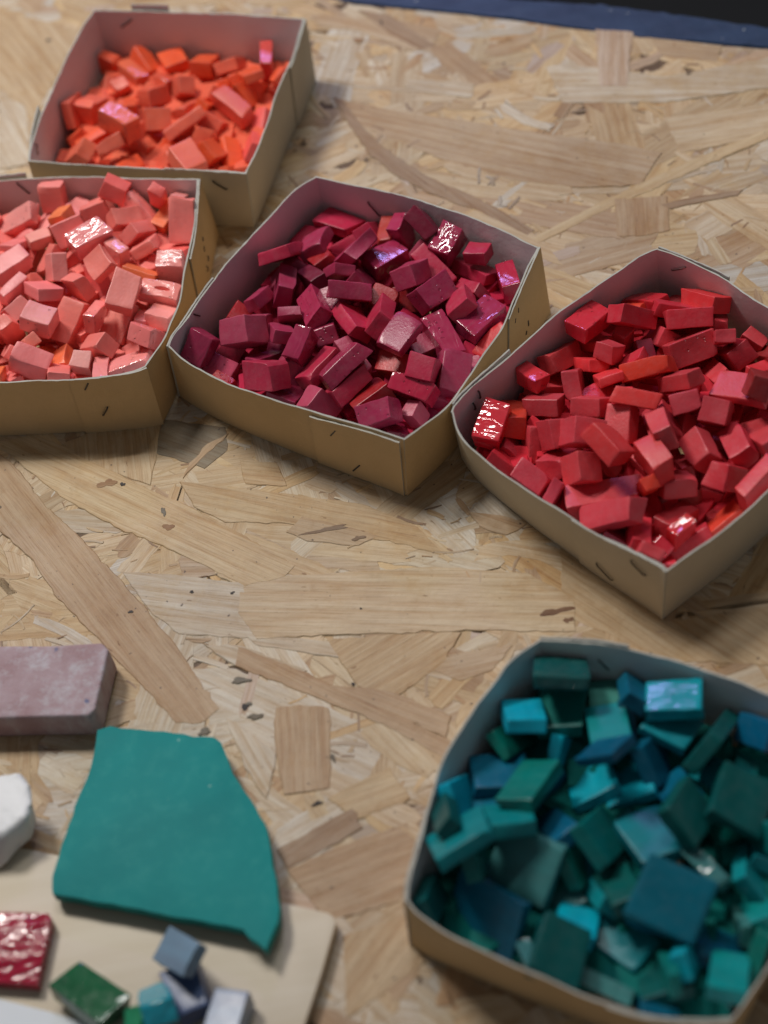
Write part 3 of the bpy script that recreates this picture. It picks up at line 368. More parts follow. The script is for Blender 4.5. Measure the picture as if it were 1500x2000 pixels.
PIECES = """
O o - -1049 3614 121 606 -290 645 365 141 113 73 216 128
O c v -912 3446 157 627 -180 740 163 68 214 89 261 143
O o - -846 3540 137 289 -489 -805 172 196 115 104 282 125
O c - -1084 3433 105 424 -425 765 -234 85 139 65 209 171
O c - -998 3343 127 968 127 17 216 85 81 137 238 178
O c - -1269 3150 196 440 -565 633 293 156 66 208 145 218
O c - -1153 3192 201 891 -113 133 419 101 137 49 182 200
O c - -1199 3112 190 574 -383 648 323 152 127 68 169 223
O c v -1000 2840 296 607 -232 713 265 140 227 101 233 239
O m - -803 3171 171 904 -272 82 320 161 106 103 302 188
O c - -799 2885 227 398 -911 28 107 141 121 103 307 234
O o - -1162 2907 144 4 969 247 17 231 79 109 190 277
O c - -1072 2699 262 413 -896 -159 -27 170 74 120 214 284
O c - -1267 2757 191 847 -278 -282 356 113 338 83 152 305
O o - -1272 2989 118 322 616 718 -25 161 108 104 153 274
O c - -921 2863 130 508 -301 -805 -47 185 132 104 274 274
O o - -998 2598 142 108 -907 -350 209 164 97 109 252 335
O c - -758 2576 160 186 -869 95 -448 136 70 109 335 318
O o - -952 3086 176 710 -37 194 676 160 69 109 254 215
O c - -1106 3282 108 687 143 366 611 164 78 109 205 203
O c - -1003 3145 140 103 716 650 -233 159 62 109 239 216
O o - -674 3477 150 990 -45 19 131 132 169 80 339 122
O o - -494 3380 151 44 -147 -965 214 132 219 95 401 130
O c - -341 3331 151 400 -611 664 162 76 136 186 453 129
O o - -238 3076 248 967 -211 -27 137 116 159 53 490 148
O k v -133 3242 198 997 -1 41 -59 70 208 151 522 120
O o - -59 3023 216 132 917 243 287 106 74 119 555 155
O c - -637 3189 170 490 -416 741 -195 101 163 95 357 173
O c - -471 3075 162 855 -212 -363 304 85 153 109 417 188
O m - -363 2888 204 664 -162 686 249 107 263 98 457 209
O c - -488 2845 143 312 -292 -872 239 119 154 104 420 244
O o - -307 3013 162 435 -311 -845 26 146 117 104 475 190
O o - -396 3186 114 254 681 665 -173 159 70 109 442 173
O o - -220 3111 113 237 -163 -918 273 80 157 109 503 177
O c - -94 3073 118 404 473 783 23 155 103 109 547 174
O k - -228 2766 114 45 815 532 226 221 78 109 514 250
O k - -286 2558 148 406 559 694 202 198 125 104 500 291
O m - -624 3012 131 233 873 425 -43 184 82 109 370 221
O c - -653 2793 227 919 -343 -181 68 253 120 62 359 243
O m W -552 2699 173 196 -183 -876 401 108 157 104 401 272
O o - -544 2527 206 832 159 373 378 153 124 104 407 301
O o - -440 2583 115 294 -637 -709 77 195 101 109 448 306
O c - -652 2411 281 150 -524 -838 25 204 139 104 367 315
O o - -467 2388 145 224 744 563 -282 158 67 109 444 344
O o - -548 2928 189 274 -160 -898 306 81 157 109 394 217
O * - -1042 2743 104 37 602 -797 20 161 101 86 237 316
O * - -732 3310 143 278 821 -494 -72 141 124 82 325 162
O * - -314 3187 130 605 438 227 -625 125 90 107 468 163
O * - -771 2779 100 467 816 -31 -339 114 93 82 329 290
K l t -1581 2227 274 717 -66 -293 630 105 228 65 40 428
K k - -1387 2284 327 473 -507 637 335 154 133 74 103 386
K l - -1289 2216 254 139 -851 -466 197 174 88 102 147 415
K k - -1165 2078 295 964 -241 -55 94 145 83 175 190 428
K l W -1201 1842 382 964 120 22 237 217 123 102 173 465
K k - -1304 1942 364 943 -293 -66 141 168 90 132 135 453
K l - -1470 1970 329 988 -45 24 148 124 93 69 77 468
K o - -1342 2073 334 233 754 607 -96 182 86 102 122 432
K k - -1606 1976 318 845 -210 155 468 136 102 44 28 480
K l - -1628 1811 335 970 16 -3 241 209 117 80 19 519
K l - -1383 1702 358 543 -340 751 -163 140 193 79 109 522
K l v -1071 1755 327 610 -214 731 219 94 126 74 228 493
K k - -1147 1587 417 297 -758 577 -61 140 134 56 195 517
K k - -1188 1636 270 624 -349 699 5 180 152 67 193 548
K o - -974 1584 276 201 -157 -917 307 193 122 94 274 544
K k - -1040 1377 393 159 -194 -955 -160 143 188 94 243 572
K l h -879 1425 300 977 69 37 -200 201 107 78 312 572
K l - -891 1282 267 954 -192 112 -203 127 159 75 315 620
K l W -1109 1360 232 864 143 -262 404 214 139 56 232 626
K k v -1208 1315 328 841 -28 152 518 152 66 105 186 620
K k - -1204 1139 300 861 -215 -218 406 90 154 105 194 676
K l g -1061 987 263 178 701 687 -68 131 208 94 257 718
K k g -968 1126 317 840 209 -244 438 95 120 182 285 656
K l - -995 1297 232 102 746 611 -244 174 62 102 277 634
K k - -1270 1520 353 709 -378 586 108 141 122 75 155 563
K l - -1606 1615 341 936 34 26 350 167 60 104 28 567
K k - -1453 1540 365 531 -313 786 -43 63 232 129 84 568
K k - -1342 1367 294 855 215 -229 413 217 120 98 137 626
K l t -1477 1319 385 832 105 108 534 127 158 92 76 625
K k - -1641 1351 328 936 123 -114 309 102 68 173 18 644
K k - -1541 1245 319 393 -878 -272 13 79 65 207 59 668
K o - -1500 1219 207 50 792 475 -379 172 85 102 88 703
K k - -1543 1091 334 948 131 218 -192 178 96 148 58 708
K o - -1407 1146 249 723 -229 -116 641 150 101 59 120 704
K k - -1413 989 295 666 -88 295 679 178 104 94 115 737
K l - -1292 1057 279 967 202 53 -144 84 90 169 163 712
K l v -1210 965 274 11 733 668 -126 175 78 102 198 733
K k - -1635 1235 266 872 -252 -337 251 71 169 102 29 693
K k - -1651 1096 204 502 -252 86 823 173 65 102 31 750
K o - -1719 1060 288 695 -166 238 658 174 59 102 -5 743
K k - -1013 1979 341 263 -925 -127 244 161 91 102 243 428
K c - -1039 2171 390 942 -155 258 -150 136 120 91 225 369
K l g -940 2094 272 409 -256 -852 204 201 119 94 273 413
K c - -824 2097 341 125 -292 -927 -199 77 60 170 310 385
K l - -719 2025 325 725 -118 320 599 173 76 102 352 399
K o - -817 2040 236 152 -871 -467 29 180 77 102 323 427
K k - -716 1890 339 944 -315 74 -67 135 94 222 356 428
K k - -956 1899 303 534 -18 -464 706 86 108 173 270 454
K k - -924 1783 296 488 -651 539 219 63 131 120 285 483
K l v -800 1595 302 983 152 48 -90 130 108 177 336 520
K c - -762 1757 212 946 -279 30 -160 121 173 94 354 500
K * - -1144 2172 253 82 -917 103 376 122 111 89 200 415
K * - -1051 1182 130 563 94 -821 -4 128 93 94 269 698
K * - -864 1903 156 760 405 -473 189 121 114 97 316 487
K * - -1451 2193 215 794 27 -227 -563 179 109 74 93 443
K * - -1155 1121 157 349 604 -4 -717 158 103 75 227 716
K * - -1533 1716 241 797 323 -500 -101 155 126 75 66 562
K * - -1609 1496 314 811 -123 -370 -436 152 119 89 31 606
K * - -1568 2100 203 242 174 167 -940 175 103 85 53 478
K * - -1427 1839 288 389 268 -172 -864 178 89 69 99 509
K * - -1554 1984 233 911 233 -124 -317 158 128 84 56 497
K * - -1447 1530 266 260 22 -131 -957 135 94 78 98 598
K * - -1332 1822 268 79 262 -119 -955 130 96 84 136 512
K * - -939 1684 211 180 -523 319 769 121 108 72 290 533
P r - 70 1792 187 64 -346 -929 110 225 148 53 660 435
P p - -70 1596 250 751 -294 -33 590 200 146 67 615 478
P r - 96 1683 115 923 -355 -147 -34 159 130 77 680 480
P p - 123 1429 303 855 -385 -177 298 174 218 68 694 491
P p v 263 1397 232 9 -537 -842 51 144 200 95 753 508
P p - 52 1103 363 909 -388 153 -12 206 135 85 682 567
P p - -258 1343 242 88 -744 -638 176 191 87 147 557 561
P r - -242 1532 299 90 101 921 -366 168 315 68 550 494
P m - -230 1506 164 919 -219 -292 148 195 132 109 565 537
P p g -132 1096 300 601 -279 -168 730 234 123 80 614 602
P p - 16 1302 298 766 -247 -451 386 58 204 106 660 535
P q - 94 1234 260 410 -454 114 -783 173 102 117 696 557
P q - -108 1332 252 545 -194 68 813 182 84 117 614 549
P r - 218 1638 189 220 65 894 -384 102 178 117 724 462
P o - 308 1589 211 100 808 580 30 185 78 117 759 461
P p - -390 1265 272 776 -346 49 525 200 70 68 508 584
P r - 168 914 322 125 -644 618 -434 241 133 81 741 622
P p g 373 1553 243 860 -47 -106 498 124 78 178 784 456
P q - 479 1473 356 390 -769 495 103 163 90 134 825 436
P p W 579 1352 296 900 97 -58 422 178 119 107 874 477
P r - 718 1255 285 853 -108 68 506 121 113 67 935 495
P r - 692 1251 177 62 -457 -853 244 232 119 63 929 529
P r v 831 1090 213 31 704 709 -23 185 94 120 993 551
P r - 566 962 260 250 -685 -553 402 153 74 139 898 594
P p t 451 1052 277 826 53 349 -440 128 222 99 846 573
P p - 369 1169 310 480 -582 648 105 104 122 202 804 539
P r - 484 1261 229 215 -839 485 122 245 92 117 846 528
P r - 650 1089 196 42 -849 454 -266 177 62 117 924 570
P m - 463 1452 182 22 -816 -330 473 170 65 117 827 492
P p g 650 887 205 945 17 5 327 233 129 84 939 623
P p g 452 822 200 138 -590 -793 -68 235 123 85 866 659
P p - 444 578 189 294 -755 -583 60 221 141 109 881 733
P s - 688 771 150 73 -933 -252 -246 192 78 117 965 668
P r - 318 551 304 211 -465 836 203 118 133 181 828 720
P p t 242 744 363 46 -365 -927 -70 137 196 71 780 653
P s - 229 718 163 203 -432 878 -23 110 234 130 787 717
P r g 250 482 253 866 145 -188 441 90 215 146 807 760
P p t 71 342 287 342 -627 700 8 109 171 138 741 809
P m - 235 377 199 874 -97 -147 454 97 73 117 811 809
P q g 109 325 134 658 -3 312 685 193 105 117 766 853
P r - -41 582 265 332 -416 -801 -274 89 212 119 681 752
P d - 50 505 217 956 -206 -128 166 191 133 109 726 780
P p t -46 651 338 903 -331 -210 175 246 150 82 671 711
P r - -164 741 254 907 -252 -139 306 215 135 78 623 718
P m - -201 531 208 909 -194 -181 323 125 112 162 623 796
P m - 2 775 223 525 145 -84 834 209 80 117 690 703
P r - 39 947 301 539 -255 -273 755 218 74 130 689 629
P m - -489 1019 312 444 -487 751 -44 132 199 143 477 649
P p g -714 1015 274 845 263 -330 327 154 126 85 392 678
P m g -628 960 148 888 107 -236 380 119 177 109 438 721
P r - -419 719 303 484 -432 760 39 129 212 124 519 732
P p - -316 1061 142 817 158 -257 491 133 108 183 555 670
P p g -228 848 312 877 112 -192 426 174 93 123 588 676
P q - -352 644 179 828 -14 245 504 179 147 109 558 783
P d - -538 1219 177 766 -444 -232 403 118 227 113 460 634
P r - -600 1077 135 869 -373 321 -46 122 178 110 445 690
P m - -412 1137 211 927 -357 58 -97 87 178 117 509 638
P p - -309 962 305 252 -718 417 -497 169 67 117 551 652
P p - -417 899 178 179 891 371 -193 211 91 117 520 714
P p - -260 1090 272 196 -715 -657 -136 66 116 174 566 621
P r - -393 1286 134 596 -247 -750 146 161 130 109 515 616
P * - 291 383 90 58 323 -941 85 129 100 98 838 832
P * - 346 826 152 46 138 -986 -87 135 115 90 826 680
P * - -95 1749 138 910 -23 -128 -393 133 139 102 605 472
P * - 339 1150 169 581 307 205 -725 128 137 110 800 586
P * - 205 1103 248 147 -936 312 63 137 124 86 748 587
P * - 490 1035 138 34 -625 732 269 190 121 96 868 614
P * - 536 669 103 989 5 -65 -132 132 106 92 914 723
P * - -649 816 155 916 -17 -19 -400 132 114 118 434 763
P * - 342 543 108 575 224 -369 -695 176 130 89 846 774
P * - -27 1171 246 986 120 -106 47 137 127 96 654 588
P * - 26 880 168 12 -283 927 246 133 131 95 696 686
P * - -97 971 243 683 -147 -247 -671 140 107 85 638 650
P * - -290 773 212 319 -346 -807 -356 176 101 82 574 731
P * - -43 1479 213 586 554 -534 -254 134 126 110 633 516
R r g 1438 772 207 913 -263 62 305 122 218 68 1261 591
R o - 1349 739 231 884 -284 79 364 82 155 38 1229 600
R r - 1319 599 313 426 -383 813 -108 87 136 205 1231 619
R r v 1119 613 318 599 -292 713 219 82 125 218 1148 630
R w - 959 509 217 555 -528 643 24 98 86 249 1094 703
R r v 798 385 271 651 -259 704 114 79 142 83 1039 739
R w - 1174 421 296 418 -381 810 153 82 95 131 1190 689
R s - 1090 435 223 552 -322 748 -179 64 175 111 1155 712
R w - 981 323 240 323 -606 703 184 137 79 184 1121 750
R s - 1149 593 188 911 -268 78 303 110 146 46 1164 671
R w - 1274 573 215 673 -214 660 256 115 82 71 1216 659
R m v 1358 521 139 298 648 643 -281 184 75 115 1256 688
R r - 1280 370 250 82 -535 771 -335 95 130 65 1239 708
R s - 1134 272 293 935 -350 -58 10 113 185 50 1188 738
R o - 1308 251 325 338 -619 702 96 87 234 136 1264 720
R w t 1546 385 250 938 -338 -63 50 234 134 118 1347 681
R r - 1571 497 327 263 -606 718 219 92 225 132 1345 623
R w - 1461 521 205 412 -202 861 -219 88 156 100 1297 661
R r - 1536 626 269 941 -286 181 -24 193 120 65 1316 606
R s - 1689 642 271 476 -330 815 -11 82 209 113 1376 588
R w - 1726 539 177 756 -67 307 574 183 82 115 1402 642
R w - 1698 355 309 257 -607 721 214 58 97 187 1414 660
R r - 1750 306 230 908 -356 -197 97 116 185 106 1440 693
R w - 1652 248 166 323 579 748 27 185 91 115 1406 737
R w - 1848 399 178 125 -422 -891 -113 113 85 180 1468 672
R d - 1897 238 217 332 559 751 -111 183 76 115 1509 704
R d - 1730 -54 411 923 -301 195 -135 90 183 115 1481 753
R w - 1696 57 277 950 -36 -62 -305 270 152 46 1449 760
R w - 1431 144 321 549 -480 683 -42 73 185 118 1327 743
R w - 1416 4 325 263 -657 688 158 94 127 192 1337 788
R w - 1537 -71 307 239 -486 827 149 117 121 188 1398 806
R w - 1378 -41 195 345 -423 799 -253 126 164 82 1325 842
R w - 1262 -174 394 229 698 678 -30 190 93 115 1292 839
R w - 1412 -256 299 634 -237 -270 684 170 106 97 1366 880
R w - 1344 -239 149 149 689 681 -201 184 67 115 1334 922
R r - 1482 -422 290 372 -387 842 46 115 103 184 1418 931
R r - 1591 -254 284 655 -256 -135 698 218 108 94 1444 867
R w - 1711 -187 237 344 617 699 -109 507 117 71 1486 848
R s - 1194 -305 364 992 -23 -23 120 101 190 127 1277 897
R w - 1115 -27 312 289 -507 812 3 170 133 88 1212 828
R s - 1211 32 387 276 -488 810 173 74 209 131 1246 779
R w - 1023 127 289 444 -455 769 64 80 159 120 1157 793
R s - 1013 -234 442 504 -179 -421 733 191 86 123 1189 868
R w - 956 -327 190 998 -59 4 -29 331 130 109 1176 975
R w - 1273 -370 238 8 83 -481 873 167 89 134 1319 947
R o - 1145 -385 289 601 176 -219 748 66 71 201 1265 950
R w - 1298 -30 257 341 644 679 92 214 124 109 1290 828
R w - 828 253 219 487 -486 707 162 84 170 90 1065 791
R r W 563 175 247 17 -250 -963 -96 125 202 113 960 830
R o - 679 242 173 735 -82 224 635 185 109 115 1005 819
R w - 822 39 253 595 -373 677 -219 129 179 83 1081 849
R w - 932 -65 356 478 -357 759 -260 121 189 138 1137 844
R w - 731 111 132 559 -273 751 -221 167 133 70 1039 867
R k - 635 145 126 408 -189 -880 152 90 218 39 996 866
R r - 563 23 139 781 73 438 439 179 134 109 977 908
R k - 673 -154 225 905 246 -127 324 105 166 129 1037 932
R k - 757 -251 201 898 212 -142 359 106 55 179 1082 964
R w - 829 -44 147 823 -272 173 467 240 131 99 1094 904
R w - 889 -211 276 513 -432 708 -223 134 182 119 1134 918
R s - 1595 -515 315 946 -99 -119 286 234 75 106 1481 946
R w - 1442 -455 91 971 -232 35 38 134 180 60 1402 1001
R r - 1238 -504 169 949 -136 100 268 192 99 86 1320 1015
R s W 1229 -624 236 972 53 -39 225 122 61 154 1330 1040
R r - 1277 -634 134 533 154 -369 746 99 200 133 1352 1067
R o - 1461 -576 148 919 -301 -233 103 179 127 109 1426 1026
R w - 960 -501 292 376 -483 770 -178 108 311 91 1196 1006
R r - 1047 -593 217 796 19 218 564 185 89 115 1246 1051
R m - 944 -529 134 796 -14 403 451 180 102 115 1193 1060
R w - 1056 -752 317 868 241 -139 412 50 98 185 1268 1080
R r - 1145 -728 122 250 664 663 -239 184 66 115 1305 1115
R r g 1110 -637 162 438 -206 -787 382 82 190 115 1279 1075
R * - 1566 739 131 34 408 -910 71 178 103 94 1315 611
R * - 1587 -117 108 106 992 -53 -38 150 122 102 1422 872
R * - 971 -168 181 738 525 -425 17 190 103 104 1166 923
R * - 1744 96 145 758 11 -75 -648 133 120 90 1462 782
R * - 1432 -342 117 180 549 -812 -78 148 109 108 1384 957
R * - 846 398 162 281 818 -500 -35 129 119 85 1060 761
R * - 1192 -208 248 820 18 -115 -560 140 117 84 1265 898
R * - 1283 -368 127 249 968 18 -10 191 101 93 1323 976
R * - 1811 147 226 259 72 -789 -552 135 115 83 1485 737
R * - 1225 233 167 903 -67 -401 -141 135 136 99 1231 777
R * - 1081 218 228 942 -73 -52 -323 153 115 95 1173 777
T d g 564 -1271 364 942 -310 86 -95 215 233 56 1097 1314
T g - 553 -1327 215 800 -119 52 585 312 185 60 1101 1376
T c - 380 -1398 312 940 -328 79 -48 164 235 62 1023 1398
T g - 330 -1413 190 337 -431 -811 208 131 264 40 1005 1440
T c - 499 -1500 171 839 108 -220 486 112 52 229 1095 1464
T c - 592 -1633 126 962 -211 -172 21 194 276 44 1156 1522
T g - 333 -1701 305 855 -245 70 452 264 154 61 1033 1534
T b - 237 -1584 217 62 719 667 -184 216 230 62 976 1514
T b - 169 -1652 196 141 697 693 -118 238 127 62 950 1556
T c - 54 -1685 275 522 -428 -706 215 161 213 62 894 1563
T t - 230 -1835 319 222 667 651 -286 235 187 62 995 1602
T d - -3 -1823 423 372 -131 -869 298 62 234 92 871 1595
T c - 747 -1659 131 964 -207 -154 -61 190 312 49 1234 1516
T s - 718 -1363 201 93 753 643 -108 241 135 62 1184 1378
T t - 694 -1520 293 140 722 670 -99 242 165 62 1190 1423
T b - 641 -1689 426 844 -403 -1 353 143 204 44 1183 1467
T b - 824 -1392 305 750 56 425 503 232 106 62 1237 1353
T b g 814 -1422 197 584 -416 -681 151 149 214 62 1237 1394
T c v 969 -1478 335 986 -102 -34 -127 220 162 62 1319 1366
T t - 928 -1553 257 81 -345 -933 68 198 166 44 1308 1422
T d - 1067 -1656 277 275 -335 -860 270 64 338 188 1390 1447
T b - 1244 -1674 300 810 -206 -443 324 114 224 62 1481 1431
T b - 844 -1638 193 485 -404 -763 139 180 217 62 1278 1482
T b - 892 -1802 203 393 562 723 -86 234 142 62 1323 1546
T t - 1038 -1740 177 347 489 794 -100 228 119 62 1387 1511
T g - 1181 -1733 146 785 -108 373 483 227 92 62 1455 1501
T d - 1091 -1942 308 227 -251 -940 -44 212 240 62 1445 1563
T d - 880 -1968 337 374 -370 -846 82 190 226 62 1341 1590
T t - 739 -1993 246 85 607 783 -106 236 188 62 1272 1638
T g - 550 -1950 253 389 -390 -810 201 183 220 62 1171 1637
T g - 1166 -2074 242 536 299 764 201 224 109 62 1501 1631
T t - 33 -1930 440 330 602 719 -107 215 230 62 899 1637
T s - 257 -1980 227 866 89 -295 394 238 260 54 1027 1686
T s - 332 -2052 86 991 -89 -81 60 220 239 62 1077 1744
T b - 72 -2128 155 834 96 -408 360 271 305 46 951 1792
T g - -42 -1961 100 175 811 542 -135 235 105 62 880 1737
T g - 66 -1916 274 566 -357 -697 258 182 223 62 922 1666
T d - 127 -1758 135 632 -259 -730 -5 172 230 62 943 1621
T b - 409 -1863 216 307 507 793 -136 227 116 62 1091 1620
T g - 442 -1982 162 484 -361 -781 163 152 220 62 1122 1684
T c - 387 -2251 191 135 -188 -918 321 155 231 62 1125 1810
T d - 294 -2393 325 220 -228 -948 2 194 238 62 1091 1861
T s W 190 -2312 127 525 480 580 -397 236 58 92 1033 1874
T d - -125 -2057 249 533 -306 -770 168 113 221 62 840 1758
T b - 733 -2284 330 879 137 -124 440 249 272 63 1309 1757
T s W 917 -2132 189 773 -104 582 229 230 200 62 1382 1698
T s W 439 -2463 123 719 -210 530 397 235 220 62 1180 1924
T t - 544 -2318 122 941 -49 20 335 160 227 49 1216 1840
T d - 581 -2160 229 251 626 724 -146 235 128 62 1214 1737
T t - 510 -2129 135 435 482 759 54 231 63 92 1175 1750
T b - 891 -2412 127 803 -24 283 524 234 196 62 1409 1849
T c - 742 -2468 219 538 -399 -712 212 106 216 62 1340 1873
T t - 862 -2585 269 165 792 527 -259 243 133 62 1423 1909
T s - 769 -2598 85 75 784 606 -113 258 202 62 1372 1964
T t - 1056 -2301 127 260 657 684 -181 235 113 62 1477 1777
T g - 996 -2484 158 727 -475 -468 163 206 191 62 1476 1866
T d - 664 -2485 131 269 705 647 -111 259 192 62 1301 1909
T t - 1142 -2072 122 248 -178 -913 272 90 232 62 1486 1661
T t - 1070 -2156 139 460 -249 -840 145 132 224 62 1463 1704
T s g 977 -2354 143 210 685 620 -320 236 44 92 1445 1807
T b - 599 -2598 137 189 -114 -896 385 146 236 62 1282 1973
T g - 668 -2527 263 249 662 642 -296 236 49 92 1310 1902
T * - 412 -1644 123 579 -279 -701 -308 179 193 52 1070 1545
T * - 656 -1903 125 2 267 -953 -146 185 137 54 1220 1634
T * - 677 -2248 210 44 497 -867 -15 177 154 56 1275 1773
T * - 1050 -1966 174 233 107 -966 -40 188 137 61 1425 1611
T * - 650 -2064 105 61 -675 727 111 174 141 54 1237 1712
G A g -1454 -2116 137 920 -76 119 366 153 264 98 178 1949
G B W -1203 -2206 157 283 571 709 -303 213 127 93 306 1963
G C - -1094 -2046 202 878 -212 -209 375 137 225 54 350 1864
G D - -1086 -2165 118 993 -47 -25 108 131 213 86 369 1939
G E - -952 -2310 124 69 831 552 -3 219 131 94 444 1995
G F g -1285 -2282 145 190 693 685 -121 165 72 102 269 2012
"""

S = bpy.context.scene
C = S.collection
MM = 0.001
rnd = random.Random(7)
nr = np.random.default_rng(7)

# ---------------------------------------------------------------- camera
cam_d = bpy.data.cameras.new('camera'); cam = bpy.data.objects.new('camera', cam_d); C.objects.link(cam)
pos = Vector(CAM['pos']); r_ = Vector(CAM['r']); u_ = Vector(CAM['u']); b_ = r_.cross(u_)
cam.matrix_world = Matrix(((r_.x, u_.x, b_.x, pos.x), (r_.y, u_.y, b_.y, pos.y), (r_.z, u_.z, b_.z, pos.z), (0, 0, 0, 1)))
cam_d.sensor_fit = 'VERTICAL'; cam_d.sensor_height = 36; cam_d.sensor_width = 27
cam_d.lens = CAM['f'] / 2000 * 36
cam_d.clip_start = 0.02; cam_d.clip_end = 20
cam_d.dof.use_dof = True; cam_d.dof.focus_distance = 0.79; cam_d.dof.aperture_fstop = 4.5
cam_d.dof.aperture_blades = 9
S.camera = cam

# ---------------------------------------------------------------- light
W = bpy.data.worlds.new('World'); S.world = W; W.use_nodes = True
bg = W.node_tree.nodes['Background']; bg.inputs[0].default_value = (0.90, 0.95, 1.0, 1); bg.inputs[1].default_value = 0.10
def lamp(name, az, el, dist, sx, sy, power, col):
    l = bpy.data.lights.new(name, 'AREA'); l.shape = 'RECTANGLE'; l.size = sx; l.size_y = sy; l.energy = power; l.color = col
    o = bpy.data.objects.new(name, l); C.objects.link(o)
    a, e = math.radians(az), math.radians(el)
    d = Vector((math.sin(a) * math.cos(e), math.cos(a) * math.cos(e), math.sin(e)))
    o.location = Vector((0.0, 0.08, 0.03)) + d * dist
    o.rotation_euler = d.to_track_quat('Z', 'Y').to_euler()
    return o
lamp('ceiling_lamp', -38, 56, 1.5, 0.30, 0.28, 15.2, (1.0, 0.955, 0.895))
lamp('ceiling_tube', 8, 69, 1.9, 0.62, 0.06, 8, (1.0, 0.98, 0.95))
lamp('window_glow', 6, 36, 1.6, 0.26, 0.12, 2.4, (0.42, 0.36, 1.0))
S.view_settings.view_transform = 'Standard'; S.view_settings.look = 'None'
S.view_settings.exposure = 0.0; S.view_settings.gamma = 1.0
S.cycles.max_bounces = 8; S.cycles.diffuse_bounces = 5; S.cycles.glossy_bounces = 3
S.cycles.use_denoising = True
S.cycles.sample_clamp_indirect = 4

# ---------------------------------------------------------------- helpers
def tag(o, label=None, cat=None, group=None, kind=None):
    if label: o['label'] = label
    if cat: o['category'] = cat
    if group: o['group'] = group
    if kind: o['kind'] = kind
    return o
def link(name, me, mats, parent=None):
    if not isinstance(mats, (list, tuple)): mats = [mats]
    for m in mats: me.materials.append(m)
    o = bpy.data.objects.new(name, me); C.objects.link(o)
    if parent: o.parent = parent
    return o
def empty(name, loc):
    o = bpy.data.objects.new(name, None); C.objects.link(o); o.location = loc; o.empty_display_size = 0.01
    return o
def mesh(name, v, f, smooth=False, mi=None):
    me = bpy.data.meshes.new(name); me.from_pydata([tuple(x) for x in v], [], f)
    if mi is not None: me.polygons.foreach_set('material_index', mi)
    if smooth: me.polygons.foreach_set('use_smooth', [True] * len(me.polygons))
    me.update(); return me

class NT:
    def __init__(s, name):
        s.m = bpy.data.materials.new(name); s.m.use_nodes = True; s.t = s.m.node_tree; s.n = s.t.nodes
        s.b = s.n['Principled BSDF']
    def new(s, ty, **kw):
        n = s.n.new(ty)
        for k, v in kw.items():
            if k.startswith('i_'): n.inputs[k[2:].replace('_', ' ')].default_value = v
            else: setattr(n, k, v)
        return n
    def l(s, a, b): s.t.links.new(a, b)
    def math(s, op, a, b=None, c=None, clamp=False):
        n = s.n.new('ShaderNodeMath'); n.operation = op; n.use_clamp = clamp
        for i, x in enumerate((a, b, c)):
            if x is None: continue
            if isinstance(x, (int, float)): n.inputs[i].default_value = x
            else: s.l(x, n.inputs[i])
        return n.outputs[0]
    def mix(s, fac, a, b, mode='MIX'):
        n = s.n.new('ShaderNodeMix'); n.data_type = 'RGBA'; n.blend_type = mode
        for i, x in ((0, fac), (6, a), (7, b)):
            if isinstance(x, (int, float)): n.inputs[i].default_value = x
            elif isinstance(x, tuple): n.inputs[i].default_value = x
            else: s.l(x, n.inputs[i])
        return n.outputs[2]
    def ramp(s, x, pts):
        n = s.n.new('ShaderNodeValToRGB'); e = n.color_ramp.elements
        while len(e) < len(pts): e.new(0.5)
        for k, (p_, c_) in zip(e, pts):
            k.position = p_; k.color = (c_, c_, c_, 1) if isinstance(c_, (int, float)) else c_
        s.l(x, n.inputs[0]); return n.outputs[0]
    def noise(s, vec, scale, detail=3, rough=0.55, dist=0.0):
        n = s.n.new('ShaderNodeTexNoise'); n.inputs['Scale'].default_value = scale; n.inputs['Detail'].default_value = detail
        n.inputs['Roughness'].default_value = rough; n.inputs['Distortion'].default_value = dist
        s.l(vec, n.inputs['Vector']); return n.outputs[0]
    def scale(s, vec, sc, add=None):
        n = s.n.new('ShaderNodeVectorMath'); n.operation = 'MULTIPLY'; s.l(vec, n.inputs[0]); n.inputs[1].default_value = sc
        if add is not None:
            m = s.n.new('ShaderNodeVectorMath'); m.operation = 'ADD'; s.l(n.outputs[0], m.inputs[0]); s.l(add, m.inputs[1]); return m.outputs[0]
        return n.outputs[0]
    def bump(s, h, strength, dist, nrm=None):
        n = s.n.new('ShaderNodeBump'); n.inputs['Strength'].default_value = strength; n.inputs['Distance'].default_value = dist
        s.l(h, n.inputs['Height'])
        if nrm: s.l(nrm, n.inputs['Normal'])
        return n.outputs[0]
    def co(s, which='Object'): return s.new('ShaderNodeTexCoord').outputs[which]

